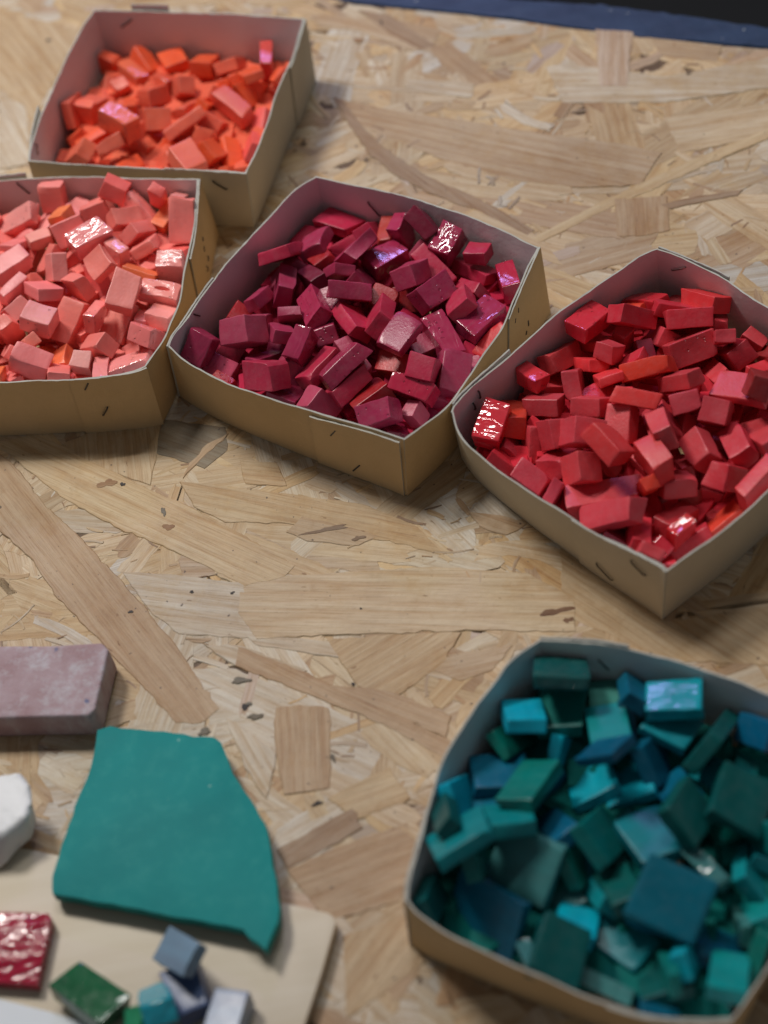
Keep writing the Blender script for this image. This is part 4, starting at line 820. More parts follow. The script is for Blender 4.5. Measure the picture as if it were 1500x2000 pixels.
# ---------------------------------------------------------------- materials
def glass_mat(name, rough, bump_s, wrinkle=0.0, pits=0.0, dust=0.12, spec=0.5, fine=1.0):
    t = NT(name); oi = t.new('ShaderNodeObjectInfo')
    rv = t.new('ShaderNodeCombineXYZ'); r10 = t.math('MULTIPLY', oi.outputs['Random'], 37.0)
    t.l(r10, rv.inputs[0]); t.l(r10, rv.inputs[1])
    v = t.scale(t.co(), (1, 1, 1), rv.outputs[0])
    col = oi.outputs['Color']
    band = t.noise(t.scale(v, (130, 22, 60)), 1.0, 3)
    c = t.mix(t.ramp(band, [(0.35, 0.0), (0.7, 1.0)]), col, t.mix(1.0, col, (1.15, 1.3, 1.3, 1), 'MULTIPLY'))
    c = t.mix(t.ramp(t.noise(v, 260, 4, 0.65), [(0.42, 0.0), (0.75, dust)]), c, (0.45, 0.40, 0.42, 1))
    if pits:
        vo = t.new('ShaderNodeTexVoronoi'); vo.inputs['Scale'].default_value = 330; t.l(v, vo.inputs['Vector'])
        keep = t.math('GREATER_THAN', t.noise(v, 170, 1), 0.53)
        pit = t.math('MULTIPLY', t.ramp(vo.outputs['Distance'], [(0.16, 1.0), (0.24, 0.0)]), keep)
        c = t.mix(t.math('MULTIPLY', pit, 0.35), c, t.mix(1.0, c, (0.35, 0.3, 0.3, 1), 'MULTIPLY'))  # pit hollows also darkened in the colour, standing in for their shade
    t.l(c, t.b.inputs['Base Color'])
    rr = t.math('MULTIPLY_ADD', t.noise(v, 190, 3), 0.22, rough - 0.11)
    t.l(rr, t.b.inputs['Roughness'])
    t.b.inputs['IOR'].default_value = 1.52; t.b.inputs['Specular IOR Level'].default_value = spec
    t.b.inputs['Subsurface Weight'].default_value = 0.0
    h = t.math('ADD', t.math('MULTIPLY', t.noise(v, 700, 3, 0.55), fine), t.math('MULTIPLY', t.noise(v, 120, 2), 1.2))
    n = t.bump(h, bump_s, 0.0004)
    if wrinkle:
        wv = t.noise(t.scale(v, (1.0, 2.4, 1.4)), 70, 1.5, 0.45, 1.6)
        n = t.bump(wv, wrinkle, 0.0016, n)
    if pits: n = t.bump(t.math('SUBTRACT', 1.0, pit), 0.7, 0.0006, n)
    t.l(n, t.b.inputs['Normal'])
    return t.m
M = {}
M['satin'] = glass_mat('opaque_glass_cut_face', 0.42, 0.35, dust=0.08, spec=.5)
M['pit'] = glass_mat('opaque_glass_pitted', 0.30, 0.3, pits=1.0, dust=0.10)
M['gloss'] = glass_mat('opaque_glass_glossy', 0.14, 0.2, wrinkle=0.25, pits=1.0, dust=0.05, fine=.12, spec=.6)
M['violet'] = glass_mat('opaque_glass_smooth_skin', 0.17, 0.12, wrinkle=0.3, pits=0.6, dust=0.05, spec=0.7, fine=.12)
M['wrinkle'] = glass_mat('opaque_glass_wrinkled_skin', 0.07, 0.12, wrinkle=0.5, dust=0.04, spec=1.0, fine=.05)
M['under'] = glass_mat('glass_in_the_heap', 0.65, 0.3, dust=0.0, spec=0.12)
M['tile'] = glass_mat('tinted_glass_tile', 0.34, 0.18, dust=0.03, spec=0.3)

def card(name, col, col2, rough=0.8):
    t = NT(name); v = t.co()
    c = t.mix(t.ramp(t.noise(v, 28, 5, 0.6), [(0.3, 0.0), (0.75, 1.0)]), col, col2)
    c = t.mix(t.ramp(t.noise(t.scale(v, (1, 1, 3)), 900, 3, 0.7), [(0.45, 0.0), (0.8, 0.35)]), c, tuple(x * 0.72 for x in col[:3]) + (1,))
    sc = t.ramp(t.noise(t.scale(v, (60, 60, 260)), 1.0, 4, 0.7), [(0.68, 0.0), (0.74, 0.5)])
    c = t.mix(sc, c, tuple(min(1, x * 1.5) for x in col[:3]) + (1,))
    t.l(c, t.b.inputs['Base Color']); t.b.inputs['Roughness'].default_value = rough; t.b.inputs['Specular IOR Level'].default_value = 0.25
    t.l(t.bump(t.noise(v, 1100, 4), 0.4, 0.0003, t.bump(t.noise(v, 55, 4), 0.55, 0.0015)), t.b.inputs['Normal'])
    return t.m
M['kraft'] = card('brown_kraft_card', (0.66, 0.475, 0.265, 1), (0.58, 0.41, 0.215, 1))
M['greycard'] = card('pale_grey_card', (0.60, 0.54, 0.43, 1), (0.53, 0.47, 0.36, 1))
M['liner'] = card('grey_white_card_liner', (0.74, 0.73, 0.73, 1), (0.67, 0.66, 0.66, 1))
M['cutedge'] = card('cut_card_edge', (0.52, 0.52, 0.47, 1), (0.36, 0.35, 0.31, 1), 0.9)
def plain(name, col, rough, metal=0.0, spec=0.5):
    t = NT(name); v = t.co()
    t.l(t.mix(t.ramp(t.noise(v, 300, 4), [(0.3, 0.0), (0.7, 1.0)]), col, tuple(x * 0.7 for x in col[:3]) + (1,)), t.b.inputs['Base Color'])
    t.b.inputs['Roughness'].default_value = rough; t.b.inputs['Metallic'].default_value = metal; t.b.inputs['Specular IOR Level'].default_value = spec
    return t
M['steel'] = plain('dull_staple_wire', (0.10, 0.09, 0.085, 1), 0.5, 0.6).m
M['steel_bright'] = plain('bright_staple_wire', (0.5, 0.48, 0.46, 1), 0.35, 0.9).m

def wood():
    t = NT('oriented_strand_wood')
    tint = t.new('ShaderNodeAttribute'); tint.attribute_name = 'tint'
    uvn = t.new('ShaderNodeUVMap'); uvn.uv_map = 'grain'; uv = uvn.outputs[0]
    fine = t.noise(t.scale(uv, (55, 1500, 1)), 1.0, 4, 0.6)
    med = t.noise(t.scale(uv, (14, 330, 1)), 1.0, 3, 0.55, 0.4)
    big = t.noise(t.scale(uv, (5, 70, 1)), 1.0, 2, 0.5, 0.6)
    c = tint.outputs['Color']
    c = t.mix(t.ramp(big, [(0.30, 0.62), (0.72, 0.0)]), c, t.mix(1.0, c, (0.80, 0.69, 0.55, 1), 'MULTIPLY'))
    c = t.mix(t.ramp(med, [(0.30, 0.85), (0.60, 0.0)]), c, t.mix(1.0, c, (0.76, 0.62, 0.47, 1), 'MULTIPLY'))
    c = t.mix(t.ramp(fine, [(0.28, 0.75), (0.52, 0.0)]), c, t.mix(1.0, c, (0.66, 0.56, 0.47, 1), 'MULTIPLY'))
    c = t.mix(t.ramp(fine, [(0.55, 0.0), (0.8, 0.35)]), c, t.mix(1.0, c, (1.18, 1.2, 1.24, 1), 'MULTIPLY'))
    o = t.co()
    c = t.mix(t.ramp(t.noise(o, 8, 6, 0.68), [(0.36, 0.9), (0.60, 0.0)]), c, t.mix(1.0, c, (0.80, 0.79, 0.80, 1), 'MULTIPLY'))
    c = t.mix(t.ramp(t.noise(o, 22, 6, 0.72), [(0.52, 0.0), (0.70, 0.8)]), c, t.mix(1.0, c, (0.88, 0.76, 0.56, 1), 'MULTIPLY'))
    # resin smears and dark pin marks
    c = t.mix(t.ramp(t.noise(o, 70, 5, 0.7), [(0.60, 0.0), (0.74, 0.45)]), c, t.mix(1.0, c, (0.72, 0.56, 0.38, 1), 'MULTIPLY'))
    c = t.mix(t.ramp(t.noise(t.scale(uv, (160, 420, 1)), 1.0, 2), [(0.70, 0.0), (0.76, 0.8)]), c, t.mix(1.0, c, (0.45, 0.34, 0.25, 1), 'MULTIPLY'))
    c = t.mix(t.ramp(t.noise(o, 330, 1, 0.4), [(0.76, 0.0), (0.785, 0.8)]), c, (0.07, 0.05, 0.04, 1))
    t.l(c, t.b.inputs['Base Color'])
    t.l(t.math('MULTIPLY_ADD', med, 0.2, 0.46), t.b.inputs['Roughness']); t.b.inputs['Specular IOR Level'].default_value = 0.35
    n = t.bump(fine, 0.6, 0.0004); n = t.bump(med, 0.6, 0.0008, n); n = t.bump(t.noise(o, 240, 5, 0.7), 0.42, 0.0009, n); n = t.bump(t.noise(o, 45, 4, 0.6), 0.35, 0.0012, n)
    t.l(n, t.b.inputs['Normal'])
    return t.m
M['wood'] = wood()

# ---------------------------------------------------------------- setting: strand board, painted edge, dark floor
WC = {'y': (.66, .53, .345), 'p': (.65, .54, .39), 't': (.59, .46, .30), 's': (.51, .375, .25), 'w': (.66, .61, .52), 'b': (.36, .26, .185),
      'n': (.54, .425, .305), 'x': (.58, .47, .39), 'g': (.20, .185, .15), 'q': (.47, .44, .41), 'k': (.035, .03, .03), 'r': (.36, .22, .12), 'B': (.21, .115, .065), 'D': (.27, .195, .14)}
def ipl(E, x):
    E = sorted(E); X = [e[0] for e in E]; Y = [e[1] for e in E]
    if x < X[0]: return Y[0] + (x - X[0]) * (Y[1] - Y[0]) / (X[1] - X[0])
    if x > X[-1]: return Y[-1] + (x - X[-1]) * (Y[-1] - Y[-2]) / (X[-1] - X[-2])
    return float(np.interp(x, X, Y))
fv, ff, fcol, fuv = [], [], [], []
def flake(poly, ang, z, col, skirt=0.35, drop=0.5, edge_dark=0.68):
    """one wood strand: top face at z (mm) with a darker, lower broken edge round it"""
    n = len(poly); P = np.array(poly, float); c = P.mean(0)
    if abs(np.sum(P[:, 0] * np.roll(P[:, 1], -1) - np.roll(P[:, 0], -1) * P[:, 1])) < 1e-6: return
    if np.sum(P[:, 0] * np.roll(P[:, 1], -1) - np.roll(P[:, 0], -1) * P[:, 1]) < 0: P = P[::-1]
    e = np.roll(P, -1, 0) - np.roll(P, 1, 0); L = np.linalg.norm(e, axis=1)[:, None] + 1e-9
    out = np.stack([e[:, 1], -e[:, 0]], 1) / L
    ca, sa = math.cos(ang), math.sin(ang); ox, oy = nr.uniform(0, 50, 2)
    def uv(q): d = q - c; return ((d[0] * ca + d[1] * sa) * MM + ox, (-d[0] * sa + d[1] * ca) * MM + oy)
    b = len(fv); tx, ty = nr.normal(0, 0.003, 2)
    for k in range(n):
        d = P[k] - c
        fv.append((P[k][0] * MM, P[k][1] * MM, (z + d[0] * tx + d[1] * ty) * MM)); fcol.append(col); fuv.append(uv(P[k]))
    for k in range(n):
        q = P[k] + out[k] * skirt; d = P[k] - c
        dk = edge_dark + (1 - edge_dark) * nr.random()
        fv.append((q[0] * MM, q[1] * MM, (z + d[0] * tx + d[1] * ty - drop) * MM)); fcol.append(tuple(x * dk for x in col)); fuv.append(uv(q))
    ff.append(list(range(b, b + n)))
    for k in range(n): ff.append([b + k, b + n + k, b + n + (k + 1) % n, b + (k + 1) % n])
def strand(cx, cy, ang, L, Wd, z, col, rag=0.18, skirt=0.35, drop=0.5):
    m = max(3, int(L / 4.5)); top, bot = [], []
    wob = nr.uniform(-1, 1, 3); bend = nr.normal(0, 0.06) * L
    for k in range(m + 1):
        t_ = k / m; x = (t_ - 0.5) * L; tap = 1 - 0.55 * max(0, abs(t_ - 0.5) * 2 - 0.75) / 0.25 * abs(wob[0])
        yb = bend * (4 * (t_ - 0.5) ** 2 - 0.5)
        top.append((x, Wd / 2 * tap + yb + nr.normal(0, min(Wd * 0.05, 0.45)))); bot.append((x, -Wd / 2 * tap + yb + nr.normal(0, min(Wd * 0.05, 0.45))))
    e1 = [(L / 2 + nr.normal(0, rag * Wd), Wd * (0.5 - j / 4) * 0.8) for j in range(1, 4)]
    e0 = [(-L / 2 + nr.normal(0, rag * Wd), -Wd * (0.5 - j / 4) * 0.8) for j in range(1, 4)]
    pts = bot + e1[::-1] + top[::-1] + e0[::-1]
    pts = bot + [(a, -b__) for a, b__ in e1] + top[::-1] + [(a, -b__) for a, b__ in e0]
    ca, sa = math.cos(ang), math.sin(ang)
    W_ = [(cx + x * ca - y * sa, cy + x * sa + y * ca) for x, y in pts]
    lim = [ipl(EDGE, x) - 0.8 for x, y in W_]
    if all(y > l_ for (x, y), l_ in zip(W_, lim)): return
    if any(y > l_ for (x, y), l_ in zip(W_, lim)):      # sawn off along the board's far edge
        Q_ = [];
        for i in range(len(W_)):
            (xa, ya), (xb, yb) = W_[i], W_[(i + 1) % len(W_)]; fa, fb = ya - ipl(EDGE, xa) + .8, yb - ipl(EDGE, xb) + .8
            if fa <= 0: Q_.append((xa, ya))
            if fa * fb < 0: s_ = fa / (fa - fb); Q_.append((xa + (xb - xa) * s_, ya + (yb - ya) * s_))
        W_ = Q_
        if len(W_) < 3: return
    flake(W_, ang, z, col, skirt, drop)
ED = np.array(EDGE)
def edge_y(x): return float(np.interp(x, ED[:, 0], ED[:, 1]))
cs = np.array(CORNERS); X0, X1, Y0, Y1 = cs[:, 0].min(), cs[:, 0].max(), cs[:, 1].min(), cs[:, 1].max()
X0, X1, Y0 = max(X0, -420), min(X1, 520), max(Y0, -380); YT = max(ipl(EDGE, X0), ipl(EDGE, X1)) + 10
def place(n, Lr, Wr, zr, tints, spread=0.0, skirt=0.35, drop=0.5, rag=0.18):
    k = 0
    while k < n:
        x = nr.uniform(X0, X1); y = nr.uniform(Y0, YT)
        L = math.exp(nr.uniform(math.log(Lr[0]), math.log(Lr[1]))); Wd = math.exp(nr.uniform(math.log(Wr[0]), math.log(Wr[1])))
        a = nr.normal(-0.25, 0.75) if nr.random() < 0.75 else nr.uniform(0, math.pi)
        if y > ipl(EDGE, x) + 15: continue
        base = WC[tints[int(nr.integers(len(tints)))]]; s_ = nr.normal(1, 0.05); h_ = nr.normal(0, 0.03)
        col = (base[0] * s_ * (1 + h_), base[1] * s_, base[2] * s_ * (1 - 2 * h_))
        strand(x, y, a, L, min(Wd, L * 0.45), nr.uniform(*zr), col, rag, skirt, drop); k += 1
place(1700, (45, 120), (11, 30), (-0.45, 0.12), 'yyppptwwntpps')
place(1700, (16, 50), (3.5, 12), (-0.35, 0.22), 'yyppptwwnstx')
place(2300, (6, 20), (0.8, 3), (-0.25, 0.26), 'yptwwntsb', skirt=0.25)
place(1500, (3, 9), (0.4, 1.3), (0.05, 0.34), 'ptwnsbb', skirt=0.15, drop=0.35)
for P, g, c_, z_ in FLAKES:
    P2 = []
    for k in range(len(P)):                       # split the long edges and roughen them
        a, b2 = np.array(P[k]), np.array(P[(k + 1) % len(P)]); L = np.linalg.norm(b2 - a); m = max(1, int(L / 3.2))
        nn = np.array([b2[1] - a[1], a[0] - b2[0]]) / (L + 1e-9)
        for j in range(m):
            q = a + (b2 - a) * j / m + nn * nr.normal(0, 0.30 if j else 0.12); P2.append(tuple(q))
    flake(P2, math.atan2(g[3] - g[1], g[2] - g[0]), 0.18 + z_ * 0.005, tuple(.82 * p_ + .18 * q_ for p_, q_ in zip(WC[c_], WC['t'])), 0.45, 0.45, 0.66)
for x, y, rx, ry, c_ in KNOTS:
    pts = []; ph = nr.uniform(0, 6.28, 3)
    for j in range(18):
        a = j / 18 * 2 * math.pi; rr = 0.55 * (1 + 0.25 * math.sin(2 * a + ph[0]) + 0.22 * math.sin(3 * a + ph[1]) + 0.15 * math.sin(5 * a + ph[2]) + nr.normal(0, 0.08))
        pts.append((x + rx * rr * math.cos(a), y + ry * rr * math.sin(a)))
    flake(pts, nr.uniform(-0.4, 0.1), 0.56 + nr.random() * 0.05, WC[c_], 0.12, 0.12)
me = bpy.data.meshes.new('table_board'); me.from_pydata(fv, [], ff)
at = me.attributes.new('tint', 'FLOAT_COLOR', 'POINT'); at.data.foreach_set('color', np.concatenate([np.array(fcol), np.ones((len(fcol), 1))], 1).ravel())
uvl = me.uv_layers.new(name='grain'); li = np.zeros(len(me.loops), int); me.loops.foreach_get('vertex_index', li)
uvl.data.foreach_set('uv', np.array(fuv)[li].ravel()); me.update()
bm = bmesh.new(); bm.from_mesh(me); bmesh.ops.triangulate(bm, faces=[f for f in bm.faces if len(f.verts) > 4])
cl = bm.verts.layers.float_color['tint']; ul = bm.loops.layers.uv['grain']
# the slab itself under the strands
top = [(x, y) for x, y in EDGE] + [(X1 + 260, ipl(EDGE, X1 + 260)), (X1 + 260, Y0 - 60), (X0 - 260, Y0 - 60), (X0 - 260, ipl(EDGE, X0 - 260))]
tv = [bm.verts.new((x * MM, y * MM, -0.0005)) for x, y in top]; bv = [bm.verts.new((x * MM, y * MM, -0.018)) for x, y in top]
nf = [bm.faces.new(tv), bm.faces.new(bv[::-1])] + [bm.faces.new((tv[k], bv[k], bv[(k + 1) % len(tv)], tv[(k + 1) % len(tv)])) for k in range(len(tv))]
for v in tv + bv: v[cl] = (0.16, 0.11, 0.07, 1)
for f in nf:
    for l in f.loops: l[ul].uv = (l.vert.co.x, l.vert.co.y)
bmesh.ops.triangulate(bm, faces=nf[:2])
bmesh.ops.recalc_face_normals(bm, faces=bm.faces)
bm.to_mesh(me); bm.free()
tag(link('table_board', me, M['wood']), kind='structure')

def painted():
    t = NT('chipped_blue_paint'); v = t.co()
    c = t.mix(t.ramp(t.noise(t.scale(v, (1, 3, 1)), 25, 4), [(0.3, 0.0), (0.7, 1.0)]), (0.010, 0.026, 0.065, 1), (0.020, 0.045, 0.100, 1))
    c = t.mix(t.ramp(t.noise(v, 130, 3, 0.6), [(0.70, 0.0), (0.735, 1.0)]), c, (0.42, 0.45, 0.46, 1))
    c = t.mix(t.ramp(t.noise(v, 45, 5, 0.7), [(0.58, 0.0), (0.70, 0.6)]), c, (0.05, 0.08, 0.13, 1))
    t.l(c, t.b.inputs['Base Color']); t.b.inputs['Roughness'].default_value = 0.5
    t.l(t.bump(t.noise(v, 90, 5, 0.7), 0.6, 0.001), t.b.inputs['Normal']); return t.m
E1 = EDGE; E2 = EDGE2
xs = np.linspace(X0 - 240, X1 + 240, 260)
v, f = [], []
for k, x in enumerate(xs):
    ya = ipl(E1, x) + 0.4 + nr.normal(0, 0.35) ; yb = max(ipl(E2, x) + nr.normal(0, 0.6), ya + 8)
    v += [(x * MM, ya * MM, -0.0012), (x * MM, (ya + 1.2) * MM, 0.0004), (x * MM, yb * MM, 0.0004), (x * MM, (yb + 1) * MM, -0.0015), (x * MM, (yb + 1) * MM, -0.018), (x * MM, ya * MM, -0.018)]
for k in range(len(xs) - 1):
    for j in range(6): f.append((6 * k + j, 6 * (k + 1) + j, 6 * (k + 1) + (j + 1) % 6, 6 * k + (j + 1) % 6))
f += [tuple(range(6)), tuple(range(6 * len(xs) - 1, 6 * len(xs) - 7, -1))]
M['paint'] = painted()
tag(link('edge_strip', mesh('edge_strip', v, f), M['paint']), 'dark blue painted strip with white chips along the far table edge', 'table edging')
M['floor'] = plain('dark_floor', (0.016, 0.017, 0.018, 1), 0.7).m
tag(link('floor', mesh('floor', [(-3, -2, -.74), (3, -2, -.74), (3, 4, -.74), (-3, 4, -.74)], [(0, 1, 2, 3)]), M['floor']), kind='structure')

# ---------------------------------------------------------------- card trays
H = CAM['H'] * 1000
def resample(P, n):
    P = np.array(P, float)
    d = np.r_[0, np.cumsum(np.linalg.norm(np.diff(P, axis=0), axis=1))]
    # light smoothing through a dense Catmull-Rom
    out = []
    for i in range(len(P) - 1):
        p0 = P[max(i - 1, 0)]; p1 = P[i]; p2 = P[i + 1]; p3 = P[min(i + 2, len(P) - 1)]
        for t in np.linspace(0, 1, 12, endpoint=False):
            out.append(0.5 * (2 * p1 + (p2 - p0) * t + (2 * p0 - 5 * p1 + 4 * p2 - p3) * t * t + (3 * p1 - p0 - 3 * p2 + p3) * t ** 3))
    out.append(P[-1]); Q = np.array(out); d = np.r_[0, np.cumsum(np.linalg.norm(np.diff(Q, axis=0), axis=1))]
    s = np.linspace(0, d[-1], n); return np.stack([np.interp(s, d, Q[:, k]) for k in (0, 1)], 1)
def sheet(name, lo, hi, zlo, zhi, cen, thick, mats, parent, loc, nz=6, warp=0.25, seed=0):
    """a curved upright card: lo/hi are plan curves at zlo(t)/zhi(t); outward is away from cen"""
    n = len(lo); rr = np.random.default_rng(seed); v = []; f = []; mi = []
    T = np.gradient(hi, axis=0); N = np.stack([T[:, 1], -T[:, 0]], 1); N /= np.linalg.norm(N, axis=1)[:, None]
    if np.sum((hi.mean(0) - cen) * N.mean(0)) < 0: N = -N
    ph = rr.uniform(0, 6.28, 4)
    for side in (0, 1):
        for j in range(nz):
            s = j / (nz - 1)
            for k in range(n):
                q = lo[k] * (1 - s) + hi[k] * s; wv = warp * s * (math.sin(k * 0.33 + ph[0]) + 0.6 * math.sin(k * 0.8 + ph[1]))
                q = q + N[k] * (wv - side * thick); z = zlo[k] * (1 - s) + zhi[k] * s
                if j == nz - 1: z += rr.normal(0, 0.10); q = q + N[k] * rr.normal(0, 0.05)
                v.append(((q[0] - loc[0]) * MM, (q[1] - loc[1]) * MM, z * MM))
    I = lambda sd, j, k: sd * nz * n + j * n + k
    for j in range(nz - 1):
        for k in range(n - 1):
            f.append((I(0, j, k), I(0, j, k + 1), I(0, j + 1, k + 1), I(0, j + 1, k))); mi.append(0)
            f.append((I(1, j, k), I(1, j + 1, k), I(1, j + 1, k + 1), I(1, j, k + 1))); mi.append(1)
    for k in range(n - 1):
        f.append((I(0, nz - 1, k), I(0, nz - 1, k + 1), I(1, nz - 1, k + 1), I(1, nz - 1, k))); mi.append(2)
        f.append((I(0, 0, k), I(1, 0, k), I(1, 0, k + 1), I(0, 0, k + 1))); mi.append(2)
    for j in range(nz - 1):
        for k in (0, n - 1):
            f.append((I(0, j, k), I(0, j + 1, k), I(1, j + 1, k), I(1, j, k))); mi.append(2)
    me = mesh(name, v, f, True, mi); bm = bmesh.new(); bm.from_mesh(me); bmesh.ops.recalc_face_normals(bm, faces=bm.faces); bm.to_mesh(me); bm.free()
    me.set_sharp_from_angle(angle=math.radians(35))
    return link(name, me, mats, parent)
TI = {'O': ('orange', 'open card tray of orange glass pieces at the back'), 'K': ('pink', 'open card tray of salmon pink glass pieces at the left edge'),
      'P': ('plum', 'open card tray of plum and crimson glass pieces in the middle'), 'R': ('red', 'open card tray of bright red glass pieces at the right'),
      'T': ('teal', 'open card tray of blurred teal and blue glass tiles in the front corner')}
# tray: (side, t0, t1, offset at t0, offset at t1, rise at t0, rise at t1)
FLAPS = {'O': [(2, 0, .36, 1.0, 1.3, .3, 1.6), (1, 0, .33, .8, 1.0, -.2, -.6), (3, 0.02, .34, .9, 3.8, -1.5, 0.5), (0, .18, .36, 2.2, 1.6, 3.0, 3.6)],
         'K': [(2, 0, .31, 1.0, 1.0, .2, .7), (1, 0, .44, .9, 1.2, .2, -.8), (0, .0, .29, 1.6, 2.2, 1.5, 2.2)],
         'P': [(2, 0.01, .36, 2.2, 1.1, -.6, -2.4), (1, 0, .36, .9, 1.0, .2, -.8), (3, 0.0, .36, .8, 1.0, .2, .6)],
         'R': [(2, 0, .36, 1.0, 1.1, .3, .9), (3, .03, .32, 1.1, 1.9, .7, 1.2), (0, 0, .30, 1.0, 1.6, .5, .9)],
         'T': [(0, 0, .30, .9, 1.1, .4, 1.2), (3, 0, .3, .8, 1.0, -.3, -.8), (2, 0, .34, .8, 1.0, 0, -.5)]}
bvh = {}
for b, T in TRAYS.items():
    nm, lab = TI[b]; bot = [np.array(q) for q in T['bot']]; cen = sum(bot) / 4
    t = tag(empty('card_tray', (cen[0] * MM, cen[1] * MM, 0)), lab, 'tray', 'open card trays of glass pieces')
    out = M['greycard'] if b in 'RO' else M['kraft']; mats = [out, M['liner'], M['cutedge']]
    bw = [(q - cen) * MM for q in bot]
    v = [(q[0] * .995, q[1] * .995, z) for z in (.0007, .0014) for q in bw]
    link('base_panel', mesh('base_panel', v, [(4, 5, 6, 7), (3, 2, 1, 0)] + [(k, (k + 1) % 4, 4 + (k + 1) % 4, 4 + k) for k in range(4)]), [M['kraft']], t)  # kraft instead of liner: glass dust and shade put into the base colour
    parts = []
    for s in range(4):
        n = 40; hi = resample(T['rim'][s], n); lo = np.stack([np.linspace(bot[s][k], bot[(s + 1) % 4][k], n) for k in (0, 1)], 1)
        d = hi - (hi[0] + (hi[-1] - hi[0]) * np.linspace(0, 1, n)[:, None]); lo = lo + d * 0.5
        o = sheet('side_panel', lo, hi, np.full(n, .35), np.full(n, H), cen, 0.8, mats, t, cen, seed=hash(b) % 7 + s if False else ord(b) + s)
        parts.append(o)
        for (fs, t0, t1, o0, o1, r0, r1) in FLAPS[b]:
            if fs != s: continue
            m = 22; ts = np.linspace(t0, t1, m) * (n - 1)
            h2 = np.stack([np.interp(ts, range(n), hi[:, k]) for k in (0, 1)], 1); l2 = np.stack([np.interp(ts, range(n), lo[:, k]) for k in (0, 1)], 1)
            Tn = np.gradient(h2, axis=0); N = np.stack([Tn[:, 1], -Tn[:, 0]], 1); N /= np.linalg.norm(N, axis=1)[:, None]
            if np.sum((h2.mean(0) - cen) * N.mean(0)) < 0: N = -N
            off = np.linspace(o0, o1, m)[:, None]
            fl = sheet('corner_flap', l2 + N * (0.85 + 0 * off), h2 + N * off, np.full(m, .3), H + np.linspace(r0, r1, m), cen, 0.75, mats, t, cen, warp=0.08, seed=ord(b) * 3 + s)
            parts.append(fl)
    bvh[b] = [(o, BVHTree.FromPolygons([q.co + Vector((cen[0] * MM, cen[1] * MM, 0)) for q in o.data.vertices], [p.vertices[:] for p in o.data.polygons])) for o in parts]
for b, s, ins, A, Cc in STAPLES:
    best = None; hits = []
    for P in (A, Cc):
        d = (Vector(P) * MM - pos).normalized(); hh = []
        for o, tr in bvh[b]:
            loc, n, i, ds = tr.ray_cast(pos, d, 3)
            if loc is None: continue
            if n.dot(d) > 0: n = -n
            hh.append((ds, loc, n, o))
        if not hh: continue
        aim = (Vector(P) * MM - pos).length; hits.append(min(hh, key=lambda q: abs(q[0] - aim)))
    if len(hits) < 2: continue
    (_, p0, n0, o0), (_, p1, n1, _) = hits; n = (n0 + n1).normalized(); ax = (p1 - p0); L = ax.length; ax.normalize(); sd = n.cross(ax)
    par = o0; pl = Vector((par.parent.location)); w2 = .00035; pts = []
    prof = [(0, -.0004), (0.0, .0003), (L * .12, .0008), (L * .88, .0008), (L, .0003), (L, -.0004)]
    for a, h in prof:
        for sx, hz in ((-w2, 0), (w2, 0), (w2, .0005), (-w2, .0005)): pts.append(p0 + ax * a + sd * sx + n * (h + hz) - pl)
    fs = [(4 * k + j, 4 * k + (j + 1) % 4, 4 * k + 4 + (j + 1) % 4, 4 * k + 4 + j) for k in range(5) for j in range(4)] + [(0, 1, 2, 3), (20, 21, 22, 23)]
    link('staple', mesh('staple', pts, fs), M['steel_bright'] if (b == 'R' and s == 0) else M['steel'], par)

